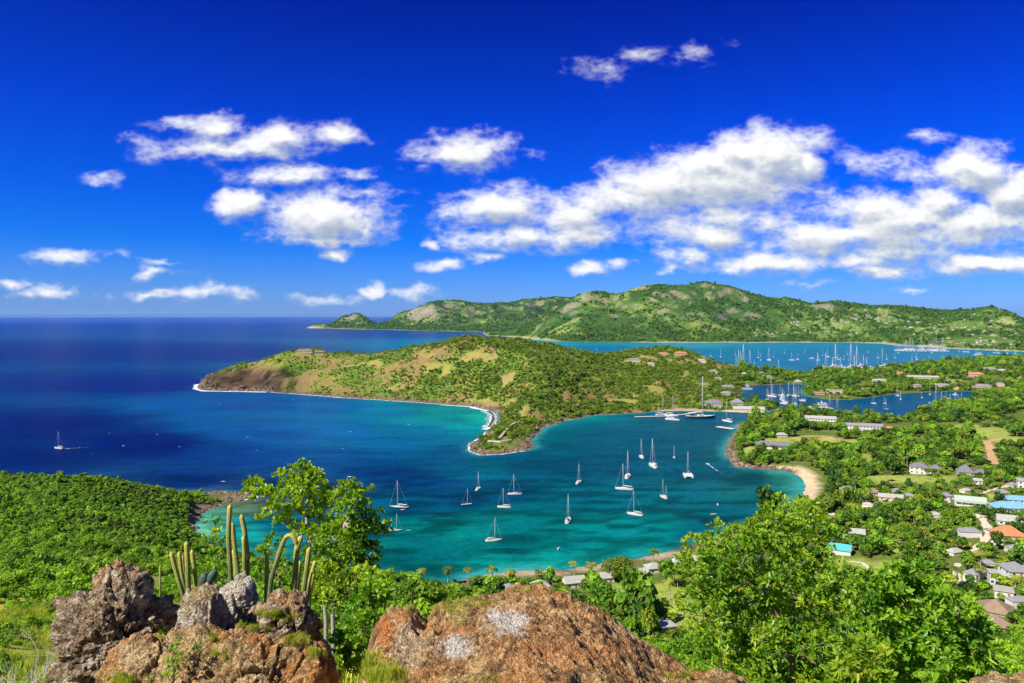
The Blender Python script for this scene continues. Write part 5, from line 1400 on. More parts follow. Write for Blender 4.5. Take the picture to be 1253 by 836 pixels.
anch = [(882,437,426),(928,438,427),(931,441,432),(941,441,425),(947,437,430),(969,441,431),(976,440,432),(1001,441,434),(1007,435,428),(1013,437,427),(1023,438,431),(1026,440,433),(1033,440,433),(1037,434,429),(1074,438,431),(1081,449,425),(1085,440,433),(1095,438,431),(1116,441,433),(1121,438,431),(1122,440,434),(1137,441,434),(1153,442,434),(1170,442,434),(1099,432,427),(1062,431,427),(960,432,427),(900,434,428),(870,436,431),(856,433,428),(985,431,427),(1140,432,427),(1210,436,431),(730,428,424),(760,431,427),(700,425,421)]
for px, py, tp in anch:
    boat('white', px, py, random.uniform(20, 160), toppx=tp, label='white yacht at anchor on the turquoise far harbour', group='yachts anchored in the far harbour')
boat('cat', 1231, 436, 95, lpx=5, label='white catamaran at the right side of the far harbour', cat='catamaran')
boat('motor', 1197, 434.5, 178, lpx=10, label='long low white motor yacht alone at the right of the far harbour', cat='motor yacht')
boat('motor', 993, 439, 178, lpx=6, label='white motor yacht alone in the middle of the far harbour', cat='motor yacht')
boat('motor', 1225, 440.5, 178, lpx=12, label='white motor yacht close under the right hand shore of the far harbour', cat='motor yacht')
for k in range(46):
    px = 1096 + 62 * (k / 45) + random.uniform(-.5, .5); py = 428.5 + random.uniform(-1.4, .6) + (px - 1096) * .012
    boat('white', px, py, 90, toppx=py - random.choice([5, 6, 7, 8, 9, 10, 12, 17]), label='white yacht in the crowded marina of the far harbour', group='yachts in the far marina')
for k in range(14):
    px = 1100 + 60 * k / 13; boat('motor', px, 429.6 + (px - 1096) * .012, 90 + random.uniform(-4, 4), lpx=4.5, label='white motorboat in the crowded marina of the far harbour', cat='motorboat', group='motorboats in the far marina')
for k in range(10):
    px = random.uniform(1165, 1250); py = 430.2 + (px - 1160) * .035
    boat('white', px, py, 90, toppx=py - random.uniform(5, 9), label='white yacht along the town waterfront of the far harbour', group='yachts on the far waterfront')

# piers
def pier(name, pts, w, top, label, posts=7.0):
    o = link(name, None, loc=(*pts[0], 0)); tag(o, label, 'pier')
    for (a, b_) in zip(pts[:-1], pts[1:]):
        a, b_ = np.array(a) - np.array(pts[0]), np.array(b_) - np.array(pts[0]); d = b_ - a; L = np.linalg.norm(d); d /= L; n = np.array([-d[1], d[0]]) * w / 2
        m = MB(); q = [a - n, b_ - n, b_ + n, a + n]
        m.add([(*p, top - .35) for p in q] + [(*p, top) for p in q], [(0, 3, 2, 1), (4, 5, 6, 7), (0, 1, 5, 4), (1, 2, 6, 5), (2, 3, 7, 6), (3, 0, 4, 7)]); m.build('deck', M['stone_pale'], o)
        m = MB()
        for k in range(int(L / posts) + 1):
            for s in (-.8, .8):
                p = a + d * min(L, k * posts) + n * s; m.tube([(*p, -2), (*p, top - .36)], .25, 6)
        m.build('posts', M['timber'], o)
M['stone_pale'] = mat('pale_stone', (.52, .47, .39), .9, .1, .2, 1.5)
pier('pier', [G(777, 511), G(815, 510), G(838, 508), G(860, 504)], 5, 1.3, 'long pale pier bending out from the dockyard quay')
pier('jetty', [G(1140, 497.5), G(1180, 493)], 4, 1.2, 'white jetty with tall masted yachts in the inlet')
pier('jetty', [G(898, 526), G(878, 523)], 9, 1.2, 'short pale jetty on the rocky shore of the wooded point')
pier('quay', [G(898, 451), G(960, 458)], 7, 1.3, 'long quay at the left of the far harbour')
pier('quay', [G(996, 454.8), G(1068, 454.6)], 8, 1.3, 'long quay with big white yachts at the centre of the far harbour')
pier('pontoon', [G(1094, 429.5), G(1162, 430.5)], 8, 1.0, 'long pontoon of the marina under the far hills')
# small fort walls on the rocky point
o = link('fort_wall', None); tag(o, 'low pale stone wall and stepped rampart on the rocky point', 'wall')
def wallrun(nm, pts, w, hh):
    for a, b_ in zip(pts[:-1], pts[1:]):
        m = MB(); a, b_ = np.array(a), np.array(b_); d = (b_ - a) / np.linalg.norm(b_ - a); n = np.array([-d[1], d[0]]) * w / 2
        za, zb = h1(*a), h1(*b_); q = [(a - n, za), (b_ - n, zb), (b_ + n, zb), (a + n, za)]
        m.add([(*p, z - 1.5) for p, z in q] + [(*p, z + hh) for p, z in q], [(0, 3, 2, 1), (4, 5, 6, 7), (0, 1, 5, 4), (1, 2, 6, 5), (2, 3, 7, 6), (3, 0, 4, 7)]); m.build(nm, M['stone_pale'] if nm == 'parapet' else M['stone_wall'], o)
wallrun('parapet', [ground_hit(u, v, 700)[:2] for u, v in ((597, 541), (612, 542), (626, 540))], 1.6, 1.6)
wallrun('rampart', [ground_hit(u, v, 700)[:2] for u, v in ((612, 538), (618, 530), (625, 522), (635, 517))], 3.0, 2.2)

# ------------------------------------------------------------------ surf on the rocks, wakes
def foam_mat():
    m = bpy.data.materials.new('foam'); m.use_nodes = True; nt = m.node_tree; T = NT(nt); bs = nt.nodes['Principled BSDF']
    pos = T.n('ShaderNodeNewGeometry').outputs['Position']; e = T.n('ShaderNodeAttribute', attribute_name='dens').outputs['Fac']
    n = T.noise(pos, .22, 5, .65); bs.inputs['Base Color'].default_value = (.62, .66, .68, 1); bs.inputs['Roughness'].default_value = .9
    a = T.step(T.m('ADD', n.outputs[0], T.m('MULTIPLY_ADD', e, .75, -.75)), .22, .40)
    nt.links.new(a, bs.inputs['Alpha']); return m
M['foam'] = foam_mat()
def foam(name, pts, widths, label=None, cat=None, z=.12, dens=None):
    P_ = np.array(pts); t = np.gradient(P_, axis=0); t /= np.linalg.norm(t, axis=1)[:, None] + 1e-9; nrm = np.c_[-t[:, 1], t[:, 0]]
    w = np.asarray(widths)[:, None]; prof = np.array([0, .6, 1, .6, 0]); rows = [P_ + nrm * w * k for k in (-.5, -.25, 0, .25, .5)]
    v = np.stack(rows, 1).reshape(-1, 2); n = len(P_); d = np.tile(prof, n) * (np.repeat(dens, 5) if dens is not None else 1)
    f = [(i * 5 + k, i * 5 + k + 1, i * 5 + k + 6, i * 5 + k + 5) for i in range(n - 1) for k in range(4)]
    o = link(name, new_mesh(name, np.c_[v, np.full(len(v), z)], f, [M['foam']], attrs={'dens': d})); tag(o, label, cat, None, 'stuff'); return o
def along(p0, p1, off=-1.0, step=4.0):
    """stretch of the real coastline between two photo points"""
    a, b_ = np.array(G(*p0)), np.array(G(*p1)); i, j = np.argmin(((COASTW - a) ** 2).sum(1)), np.argmin(((COASTW - b_) ** 2).sum(1))
    i, j = min(i, j), max(i, j); return resample(COASTW[i:j + 1], step, False)
for p0, p1, w, lb in [((596, 501), (604, 524), 44, 'broken white water beside the rocks of the fort point'), ((604, 526), (540, 494.5), 30, 'white surf in the rocky corner by the fort point'), ((540, 494.5), (330, 479.5), 14, 'thin line of surf under the long peninsula'), ((330, 479.5), (250, 470), 36, 'white surf round the cliffs of the outer headland'), ((640, 551), (604, 526), 9, 'surf on the tip of the fort point'), ((200, 604), (288, 613), 10, 'foam on the rock shelf of the little cove')]:
    q = along(p0, p1); gx_ = np.c_[shore(q[:, 0] + 6, q[:, 1]) - shore(q[:, 0] - 6, q[:, 1]), shore(q[:, 0], q[:, 1] + 6) - shore(q[:, 0], q[:, 1] - 6)]; gx_ /= np.linalg.norm(gx_, axis=1)[:, None] + 1e-6; q = q - gx_ * w * .28; s = np.arange(len(q)); foam('surf', q, w * (.55 + .75 * np.abs(fbm(s / 9., s * 0., oct=3, seed=int(w)))), lb, 'surf')
def wake(p0, p1, w0, w1, lb):
    a, b_ = np.array(G(*p0)), np.array(G(*p1)); t = np.linspace(0, 1, 24)[:, None]
    foam('wake', a + (b_ - a) * t, np.linspace(w0, w1, 24), lb, 'wake', .06, np.linspace(1, .55, 24))
wake((866, 568), (888, 583), 2.0, 6, 'white wake trailing behind the speedboat'); wake((75, 549.5), (112, 547), 3, 8, 'pale wake behind the lone yacht on the open sea')
# ------------------------------------------------------------------ the air between here and the far hills
def haze_box():
    m = bpy.data.materials.new('haze'); m.use_nodes = True; nt = m.node_tree; nt.nodes.clear()
    pv = nt.nodes.new('ShaderNodeVolumePrincipled'); pv.inputs['Color'].default_value = (.36, .62, 1.0, 1); pv.inputs['Density'].default_value = HAZE; pv.inputs['Anisotropy'].default_value = .2
    out = nt.nodes.new('ShaderNodeOutputMaterial'); nt.links.new(pv.outputs[0], out.inputs['Volume'])
    b = MB(); b.box(-300000, 300000, -3500, 200000, -8.0, 520.0)
    o = b.build('haze', m); tag(o, 'thin bluish sea haze in the air towards the far hills', 'haze', None, 'stuff')
HAZE = 0.7e-5
haze_box()
# ------------------------------------------------------------------ foreground rocks
import bmesh
def rock_mat(name, rough=.92):
    m = bpy.data.materials.new(name); m.use_nodes = True; nt = m.node_tree; T = NT(nt); bs = nt.nodes['Principled BSDF']
    at = T.n('ShaderNodeAttribute', attribute_name='rock').outputs['Color']
    pos = T.n('ShaderNodeTexCoord').outputs['Object']
    n1 = T.noise(pos, 28, 6, .7); n2 = T.noise(pos, 90, 4, .65); vo = T.n('ShaderNodeTexVoronoi', {'Vector': pos, 'Scale': 55.0}).outputs['Distance']
    f = T.m('MULTIPLY', T.m('MULTIPLY_ADD', n1.outputs[0], 1.7, .15), T.m('MULTIPLY_ADD', n2.outputs[0], 1.1, .45))
    c = T.v('SCALE', at); nt.links.new(f, c.node.inputs[3])
    c = T.mix(T.step(n2.outputs[0], .56, .66), c, T.v('MULTIPLY', c, (1.75, 1.7, 1.6)))
    c = T.mix(T.step(n1.outputs[0], .44, .34), c, T.v('MULTIPLY', c, (.58, .54, .5)))
    nt.links.new(c, bs.inputs['Base Color'])
    bs.inputs['Roughness'].default_value = rough; bs.inputs['Specular IOR Level'].default_value = .15
    hgt = T.m('ADD', T.m('ADD', n1.outputs[0], T.m('MULTIPLY', n2.outputs[0], .5)), T.m('MULTIPLY', vo, -.5))
    b = T.n('ShaderNodeBump', {'Strength': 1.0, 'Distance': .05, 'Height': hgt}); nt.links.new(b.outputs[0], bs.inputs['Normal'])
    return m
M['rock'] = rock_mat('weathered_rock')
ROCKC = {'grey': [(.08, .052, .032), (.27, .19, .115), (.50, .42, .31), (.40, .21, .075)], 'pale': [(.17, .125, .08), (.36, .30, .205), (.54, .49, .38), (.40, .27, .12)],
         'orange': [(.14, .075, .034), (.39, .25, .11), (.50, .36, .19), (.44, .18, .05)], 'red': [(.11, .055, .026), (.36, .19, .08), (.52, .34, .155), (.47, .22, .075)]}
def rock_colour(x, y, z, kind, seed):
    c = np.array(ROCKC[kind]); out = np.ones((x.size, 1)) * c[1]
    n1 = fbm(x * 6, y * 6, z * 6, 4, .6, seed); n2 = fbm(x * 26, y * 26, z * 26, 4, .65, seed + 5); n3 = fbm(x * 3, y * 3, z * 3, 3, .5, seed + 9)
    out += (c[2] - out) * sstep(n1 + .8 * n2, -.05, .45)[:, None]
    out += (c[0] - out) * (sstep(-n2 - .3 * n1, .05, .4) * .85)[:, None]
    out += (c[3] - out) * (sstep(n3 + .4 * n2, .05, .45) * .8)[:, None]
    w2, e2 = worley(x * 13, y * 13, z * 13, seed + 3); w3, e3 = worley(x * 34, y * 34, z * 34, seed + 4)       # stones set in the matrix
    out *= (.62 + .5 * w2 + .35 * w3)[:, None]
    out += (c[2] * 1.1 - out) * ((w3 > .82) * .7)[:, None]
    return out
def rock_disp(x, y, z, seed, k=1.0):
    a = fbm(x * 2.2, y * 2.2, z * 2.2, 4, .5, seed) * .16
    b_ = (np.abs(fbm(x * 6, y * 6, z * 6, 3, .5, seed + 20)) - .2) * .12
    c = fbm(x * 17, y * 17, z * 17, 4, .6, seed + 40) * .045
    d = np.abs(fbm(x * 45, y * 45, z * 45, 2, .5, seed + 60)) * .018
    w1, e1 = worley(x * 5 + a, y * 5, z * 5, seed + 2); w2, e2 = worley(x * 13, y * 13 + c * 3, z * 13, seed + 3); w3, e3 = worley(x * 34, y * 34, z * 34, seed + 4)
    f = (w1 - .5) * .12 - .05 * np.exp(-e1 * 9) + (w2 - .5) * .045 - .022 * np.exp(-e2 * 8) + (w3 - .5) * .016 - .009 * np.exp(-e3 * 7)
    return (a * .7 - b_ * .6 + c * .8 - d + f) * k
def boulder(px, py, Y, lumps, kind, seed, label, sub=7, k=.9, depth=1.0, group=None):
    """a crag: many ellipsoid lumps round one centre, weathered; lumps are (dx, dy, rx, ry) in photo pixels at its distance, plus depth"""
    s = Y / F; X0, Z0 = (px - CX) * s, H - (py - HOR) * s
    bm = bmesh.new(); bmesh.ops.create_icosphere(bm, subdivisions=sub, radius=1.0)
    d = np.array([v.co[:] for v in bm.verts]); fc = np.array([[v.index for v in f.verts] for f in bm.faces]); bm.free()
    r = np.full(len(d), .02)
    for L_ in lumps:
        dx, dy, rx, ry = [q * s for q in L_[:4]]; dz = L_[4] * s if len(L_) > 4 else 0
        c = np.array([dx, dz, -dy]); A = np.array([rx, (rx + ry) * .5 * depth, ry])
        a_ = ((d / A) ** 2).sum(1); b_ = (d * c / A ** 2).sum(1); cc = ((c / A) ** 2).sum() - 1
        D = b_ * b_ - a_ * cc; t = np.where(D > 0, (b_ + np.sqrt(np.maximum(D, 0))) / a_, 0)
        r = np.maximum(r, t)
    p = d * r[:, None]
    p += d * rock_disp(p[:, 0] + seed, p[:, 1], p[:, 2], seed, k)[:, None]
    me = new_mesh('boulder', p, fc, [M['rock']], smooth=True, attrs={'rock': rock_colour(p[:, 0] + seed, p[:, 1], p[:, 2], kind, seed)})
    o = link('boulder', me, loc=(X0, Y, Z0)); tag(o, label, 'rock', group); return o
boulder(140, 785, 5.3, [(0, 0, 62, 78), (8, -52, 40, 40), (-45, -20, 38, 42), (45, 0, 32, 52, 10), (-40, 60, 48, 60), (20, 70, 60, 60), (0, 150, 90, 130)], 'grey', 3, 'tall craggy dark grey boulder standing alone at the left', depth=.8)
boulder(195, 850, 4.7, [(0, 0, 70, 62), (30, -40, 36, 40), (-20, -25, 45, 40), (0, 60, 110, 90)], 'orange', 13, 'low orange brown rock in front of the tall grey boulder', k=.6)
boulder(250, 800, 5.0, [(0, 0, 42, 62), (0, -45, 28, 34), (-10, 40, 55, 60), (5, 120, 70, 110)], 'pale', 23, 'pale grey lichened rock below the left cactus clump', k=.6)
boulder(288, 745, 5.5, [(0, 0, 28, 38), (6, -14, 24, 28), (-12, 8, 22, 34), (0, 60, 50, 70), (0, 150, 60, 90)], 'pale', 33, 'pale pitted knob of rock at the top of the pile', k=.5, sub=6)
boulder(352, 765, 5.3, [(0, 0, 36, 40), (-10, -18, 20, 24), (20, 8, 24, 34), (-26, 0, 20, 22), (0, 80, 60, 80), (0, 160, 70, 90)], 'grey', 43, 'dark cleft rock at the foot of the bent cactus', k=.55, sub=6)
boulder(305, 870, 4.4, [(0, 0, 100, 92), (-55, -35, 48, 62), (50, -48, 48, 50), (0, -60, 60, 42), (75, 0, 36, 84), (0, 90, 120, 110)], 'orange', 53, 'broad tan rock slab with mossy ledges in front of the cacti', k=.65, depth=.9)
boulder(888, 862, 3.95, [(0, 0, 40, 42), (-16, 8, 30, 34), (0, 60, 70, 70)], 'orange', 63, 'small rounded orange rock at the right end of the red slab', sub=5, k=.5)
boulder(1245, 868, 3.9, [(0, 0, 60, 40), (20, -8, 40, 38), (0, 70, 90, 80)], 'orange', 73, 'corner of an orange rock at the bottom right', sub=5, k=.5)
boulder(1010, 800, 11.5, [(0, 0, 10, 12), (6, 3, 9, 9)], 'pale', 83, 'whitish stone showing between the trunk of the tall tree and its leaves', sub=4, k=.3)

# the long red slab: a domed ledge seen along its top
SIL = np.array([(405,1010),(432,900),(447,830),(452,800),(456,770),(469,750),(482,738),(500,736),(515,741),(530,736),(546,739),(560,733),(585,727),(610,721),(640,716),(668,717),(690,722),(712,732),(733,742),(755,757),(775,773),(795,788),(815,801),(838,812),(862,824),(885,835),(910,850),(950,890),(1010,990)], float)
xs = np.arange(-1.45, 2.0, .0085); ys = np.arange(2.6, 5.9, .0105)
X, Y = np.meshgrid(xs, ys)
Ye = .55 * np.minimum(Y, 5.0) + .45 * 5.0
pp = CX + F * X / Ye
zc = H - (np.interp(pp, SIL[:, 0], SIL[:, 1]) - HOR) / F * 5.0
Z = zc + .07 * np.clip(5 - Y, 0, 3) - .10 * np.clip(4.0 - Y, 0, 3) ** 2 - 1.1 * np.clip(Y - 5.0 - .06 * fbm(X * 3, Y * 0, oct=2, seed=4), 0, 2)
inn = sstep(pp, 440, 500)
Z += fbm(X * 2.5, Y * 2.5, oct=4, seed=201) * .05 + (.08 - np.abs(fbm(X * 5, Y * 5, oct=4, seed=205)) * .22) * .35 + fbm(X * 22, Y * 22, oct=4, gain=.65, seed=203) * .022 - np.abs(fbm(X * 60, Y * 60, oct=2, seed=209)) * .016
w2, e2 = worley(X * 11, Y * 11, X * 0, 5); w3, e3 = worley(X * 30, Y * 30, X * 0, 6)
Z += (w2 - .5) * .02 - .012 * np.exp(-e2 * 8) + (w3 - .5) * .014 - .008 * np.exp(-e3 * 7)
Z -= .10 * np.exp(-((pp - 522) / 9) ** 2) * sstep(Y, 4.2, 4.9)
col = rock_colour(X.ravel(), Y.ravel(), Z.ravel(), 'red', 300)
spx, spy = CX + F * X.ravel() / Y.ravel(), HOR + F * (H - Z.ravel()) / Y.ravel()
def spot(cx, cy, rx, ry, c, amt=1.0):
    X0, Y0 = (cx - CX) / F * 4.55, 4.55
    e = 1 - np.hypot((spx - cx) / rx, (spy - cy) / ry) + .75 * fbm(X.ravel() * 16, Y.ravel() * 16, oct=5, gain=.65, seed=int(cx))
    global col; col = col + (np.array(c) - col) * (sstep(e, .1, .45) * amt)[:, None]
spot(622, 762, 34, 20, (.58, .51, .43)); spot(606, 752, 16, 9, (.58, .51, .43)); spot(558, 790, 27, 17, (.60, .54, .45)); spot(475, 772, 16, 24, (.55, .20, .05), .8); spot(790, 770, 60, 12, (.50, .36, .2), .5); spot(700, 800, 80, 24, (.55, .24, .09), .5)
spot(500, 790, 34, 40, (.56, .42, .26), .7); spot(560, 752, 20, 16, (.34, .30, .08), .6); spot(560, 742, 24, 8, (.34, .32, .07), .6)
tag(link('rock_slab', new_mesh('rock_slab', np.c_[X.ravel(), Y.ravel(), Z.ravel()], grid_faces(len(xs), len(ys)), [M['rock']], smooth=True, attrs={'rock': col})), 'long reddish brown rock slab with two white lichen patches in the middle foreground', 'rock')

# ------------------------------------------------------------------ cacti
def cactus_mat():
    m = bpy.data.materials.new('cactus_skin'); m.use_nodes = True; nt = m.node_tree; T = NT(nt); bs = nt.nodes['Principled BSDF']
    at = T.n('ShaderNodeAttribute', attribute_name='tint').outputs['Fac']; pos = T.n('ShaderNodeTexCoord').outputs['Object']
    n = T.noise(pos, 60, 4, .7); n2 = T.noise(pos, 9, 3, .6)
    c = T.ramp(at, [(0, (.14, .12, .095)), (.3, (.10, .125, .045)), (.7, (.22, .25, .05)), (1, (.46, .40, .07))])
    f = T.m('MULTIPLY', T.m('MULTIPLY_ADD', n.outputs[0], 1.6, .2), T.m('MULTIPLY_ADD', n2.outputs[0], .8, .6))
    c = T.v('SCALE', c); nt.links.new(f, c.node.inputs[3]); c = T.mix(T.step(n.outputs[0], .58, .7), c, (.62, .55, .28))
    nt.links.new(c, bs.inputs['Base Color']); bs.inputs['Roughness'].default_value = .75
    b = T.n('ShaderNodeBump', {'Strength': .8, 'Distance': .01, 'Height': n.outputs[0]}); nt.links.new(b.outputs[0], bs.inputs['Normal']); return m
M['cactus'] = cactus_mat()
def stem_mesh(pts, r, lo=.1):
    """ribbed column along a curve, rounded at the tip"""
    P_ = np.array(pts, float); seg = np.r_[0, np.cumsum(np.linalg.norm(np.diff(P_, axis=0), axis=1))]; L = seg[-1]; n = max(14, int(L / .03)); t = np.linspace(0, L, n)
    C_ = np.c_[[np.interp(t, seg, P_[:, i]) for i in range(3)]].T
    for _ in range(3): C_[1:-1] = (C_[:-2] + 2 * C_[1:-1] + C_[2:]) / 4
    K = 27; vs, tn = [], []
    for i in range(n):
        d = C_[min(i + 1, n - 1)] - C_[max(i - 1, 0)]; d /= np.linalg.norm(d); a = np.cross(d, [0, 1, .01]); a /= np.linalg.norm(a); b_ = np.cross(d, a)
        e = (L - t[i]); rr = r * np.sqrt(max(0, 1 - max(0, 1 - e / (1.6 * r)) ** 2)) * (.86 + .14 * min(1, t[i] / (.3 * L + 1e-6))) * (1 + .05 * math.sin(t[i] * 21))
        for k in range(K):
            th = 2 * math.pi * k / K; q = rr * (1 + .13 * math.cos(9 * th)); vs.append(C_[i] + (a * math.cos(th) + b_ * math.sin(th)) * q); tn.append(np.clip(lo + (1 - lo) * max(0, 1 - e / max(.32, .42 * L)), 0, 1))
    fs = [(i * K + k, i * K + (k + 1) % K, (i + 1) * K + (k + 1) % K, (i + 1) * K + k) for i in range(n - 1) for k in range(K)]
    fs.append(tuple((n - 1) * K + k for k in range(K))); fs.append(tuple(reversed(range(K))))
    return new_mesh('stem', vs, fs, [M['cactus']], smooth=True, attrs={'tint': np.array(tn)})
def cactus(Y, stems, label):
    (bx, by) = stems[0][0][-1]; x0 = (bx - CX) / F * Y; z0 = h1(x0, Y) - .15
    o = link('column_cactus', None, loc=(x0, Y, z0)); tag(o, label, 'cactus')
    for i, (pts, r) in enumerate(stems):
        dy = ((i * 37) % 11 - 5) * .035
        w = [np.array(((u - CX) / F * (Y + dy), Y + dy, H - (v - HOR) / F * (Y + dy))) for u, v in reversed(pts)]
        g0 = w[0].copy(); g0[0] = x0 + (g0[0] - x0) * .6; g0[2] = z0
        w = [p - np.array((x0, Y, z0)) for p in ([g0] if g0[2] < w[0][2] - .05 else []) + w]
        link('stem', stem_mesh(w, r * .47), o)
cactus(8.6, [([(209,674),(214,694),(220,715),(229,745)], .050), ([(219,674),(222,700),(229,735)], .043), ([(223,679),(226,705),(231,735)], .043), ([(228,662),(229.5,690),(231,738)], .055), ([(234.5,672),(238.5,700),(240,735)], .046)], 'clump of five yellow tipped column cacti behind the pale lichened rock')
cactus(8.9, [([(281.5,617),(280,640),(279.5,660),(283,715)], .055), ([(284,639),(287,667),(293,715)], .050), ([(295,629),(299.5,650),(302.5,677),(303,715)], .056), ([(298,655),(299,680),(299,715)], .045), ([(286,671),(288.5,690),(290,715)], .062), ([(282,697),(282,715)], .045)], 'tallest clump of column cacti rising over the cove behind the pitted knob')
cactus(8.4, [([(364,668),(361,660),(357,654.5),(352,654),(347,662),(340,682),(332,707),(329,735)], .050), ([(369,655),(366,664),(363.5,669)], .062)], 'bent grey cactus arching over with a drooping arm')
cactus(9.3, [([(327,674),(326.5,690),(326,720)], .05)], 'single slim column cactus left of the bent one')
cactus(8.8, [([(378.6,669),(376,690),(370,735)], .056), ([(367,686),(364.5,705),(362,735)], .056), ([(386,686),(380,708),(374,735)], .050), ([(384.5,699),(380,720),(378,735)], .046)], 'clump of four column cacti at the right, below the left tree')
cactus(24, [([(131,690),(132,702),(134,716)], .09), ([(136,692),(137,704),(137,716)], .09), ([(141,690),(141,703),(140,716)], .09), ([(146,694),(144,706),(142,716)], .09), ([(126,697),(129,708),(132,716)], .09)], 'small brown cactus clump far down the slope behind the tall boulder')
cactus(20, [([(196,692),(196,706),(196,718)], .05)], 'tiny lone cactus on the slope right of the tall boulder')
# prickly pear pads
o = link('prickly_pear', None, loc=((249 - CX) / F * 8.2, 8.2, H - (722 - HOR) / F * 8.2)); tag(o, 'dark bluish prickly pear pads beside the left cactus clump', 'cactus')
M['pad'] = mat('pad_skin', (.055, .085, .075), .6, .3, .3, 30.0)
for dx, dz, w, hh, tl in ((0, .0, .055, .19, .05), (.05, .06, .05, .17, .5), (-.03, -.12, .06, .16, -.2), (.0, -.3, .07, .2, 0)):
    v, f = [], []; K = 20
    for s in (-1, 1):
        v.append((0, s * .018, hh * .5)); base = len(v)
        for k in range(K): th = 2 * math.pi * k / K; v.append((w * math.cos(th) * (1 - .25 * (math.sin(th) < -.2) * abs(math.sin(th))), s * .008, hh * .5 + hh * .5 * math.sin(th)))
        f += [((base - 1), base + k, base + (k + 1) % K)[::s] for k in range(K)]
    f += [(1 + k, 1 + (k + 1) % K, K + 2 + (k + 1) % K, K + 2 + k) for k in range(K)]
    q = link('pad', new_mesh('pad', v, f, [M['pad']], smooth=True), o, loc=(dx, 0, dz)); q.rotation_euler = (0, tl, .5)

# ------------------------------------------------------------------ foreground trees and bushes, leaf by leaf
M['leaf_light'] = leaf_mat('leaf_light', (.17, .31, .014), (.48, .58, .035), .42, .42, .3, 0, 0)
M['leaf_deep'] = leaf_mat('leaf_deep', (.07, .18, .012), (.28, .42, .026), .35, .42, .3, 0, 0)
M['leaf_olive'] = leaf_mat('leaf_olive', (.09, .24, .012), (.37, .49, .03), .42, .42, .3, 0, 0)
M['leaf_fresh'] = leaf_mat('leaf_fresh', (.075, .22, .014), (.30, .48, .03), .40, .40, .3, 0, 0)
M['leaf_lime'] = leaf_mat('leaf_lime', (.13, .28, .014), (.40, .47, .035), .45, .5, .2, 0, 0)
M['twig'] = mat('dead_twig', (.42, .38, .35), .9, .1, .3, 20.0)

def leaves(c, out, L, wd, rg_, up=.5, jit=.6, fold=.25):
    """pointed leaves folded along the midrib; c base points, out growing direction"""
    n = len(c); d = out + rg_.normal(0, jit, (n, 3)); d[:, 2] += up * .3; d /= np.linalg.norm(d, axis=1)[:, None] + 1e-9
    nrm = np.array([0, 0, 1.0]) + rg_.normal(0, .5, (n, 3)) + .5 * d * [1, 1, 0]; s = np.cross(d, nrm); s /= np.linalg.norm(s, axis=1)[:, None] + 1e-9; u = np.cross(s, d)
    l = (L * rg_.uniform(.65, 1.25, n))[:, None]; w = l * wd * .5
    droop = -.18 * l * np.array([0, 0, 1.0])
    v = np.stack([c, c + d * l * .30 + s * w * .85 + u * w * fold, c + d * l * .68 + s * w * .8 + u * w * fold + droop * .4, c + d * l + droop, c + d * l * .68 - s * w * .8 + u * w * fold + droop * .4, c + d * l * .30 - s * w * .85 + u * w * fold], 1).reshape(-1, 3)
    i = np.arange(n)[:, None] * 6
    f = np.concatenate([i + [0, 1, 2, 3], i + [0, 3, 4, 5]], 0)
    return v, f
def poly_clusters(poly, step, r, rg_, holes=()):
    P_ = np.array(poly, float); out = []
    x0, y0 = P_.min(0); x1, y1 = P_.max(0)
    for u in np.arange(x0, x1, step):
        for v in np.arange(y0, y1, step):
            q = (u + rg_.uniform(-.45, .45) * step, v + rg_.uniform(-.45, .45) * step)
            if float(poly_sdf(np.array([q[0]]), np.array([q[1]]), P_)[0]) > -2 and not any(math.hypot((q[0] - hx) / hr, (q[1] - hy) / hv) < 1 for hx, hy, hr, hv in holes): out.append((*q, r * rg_.uniform(.75, 1.25)))
    return out
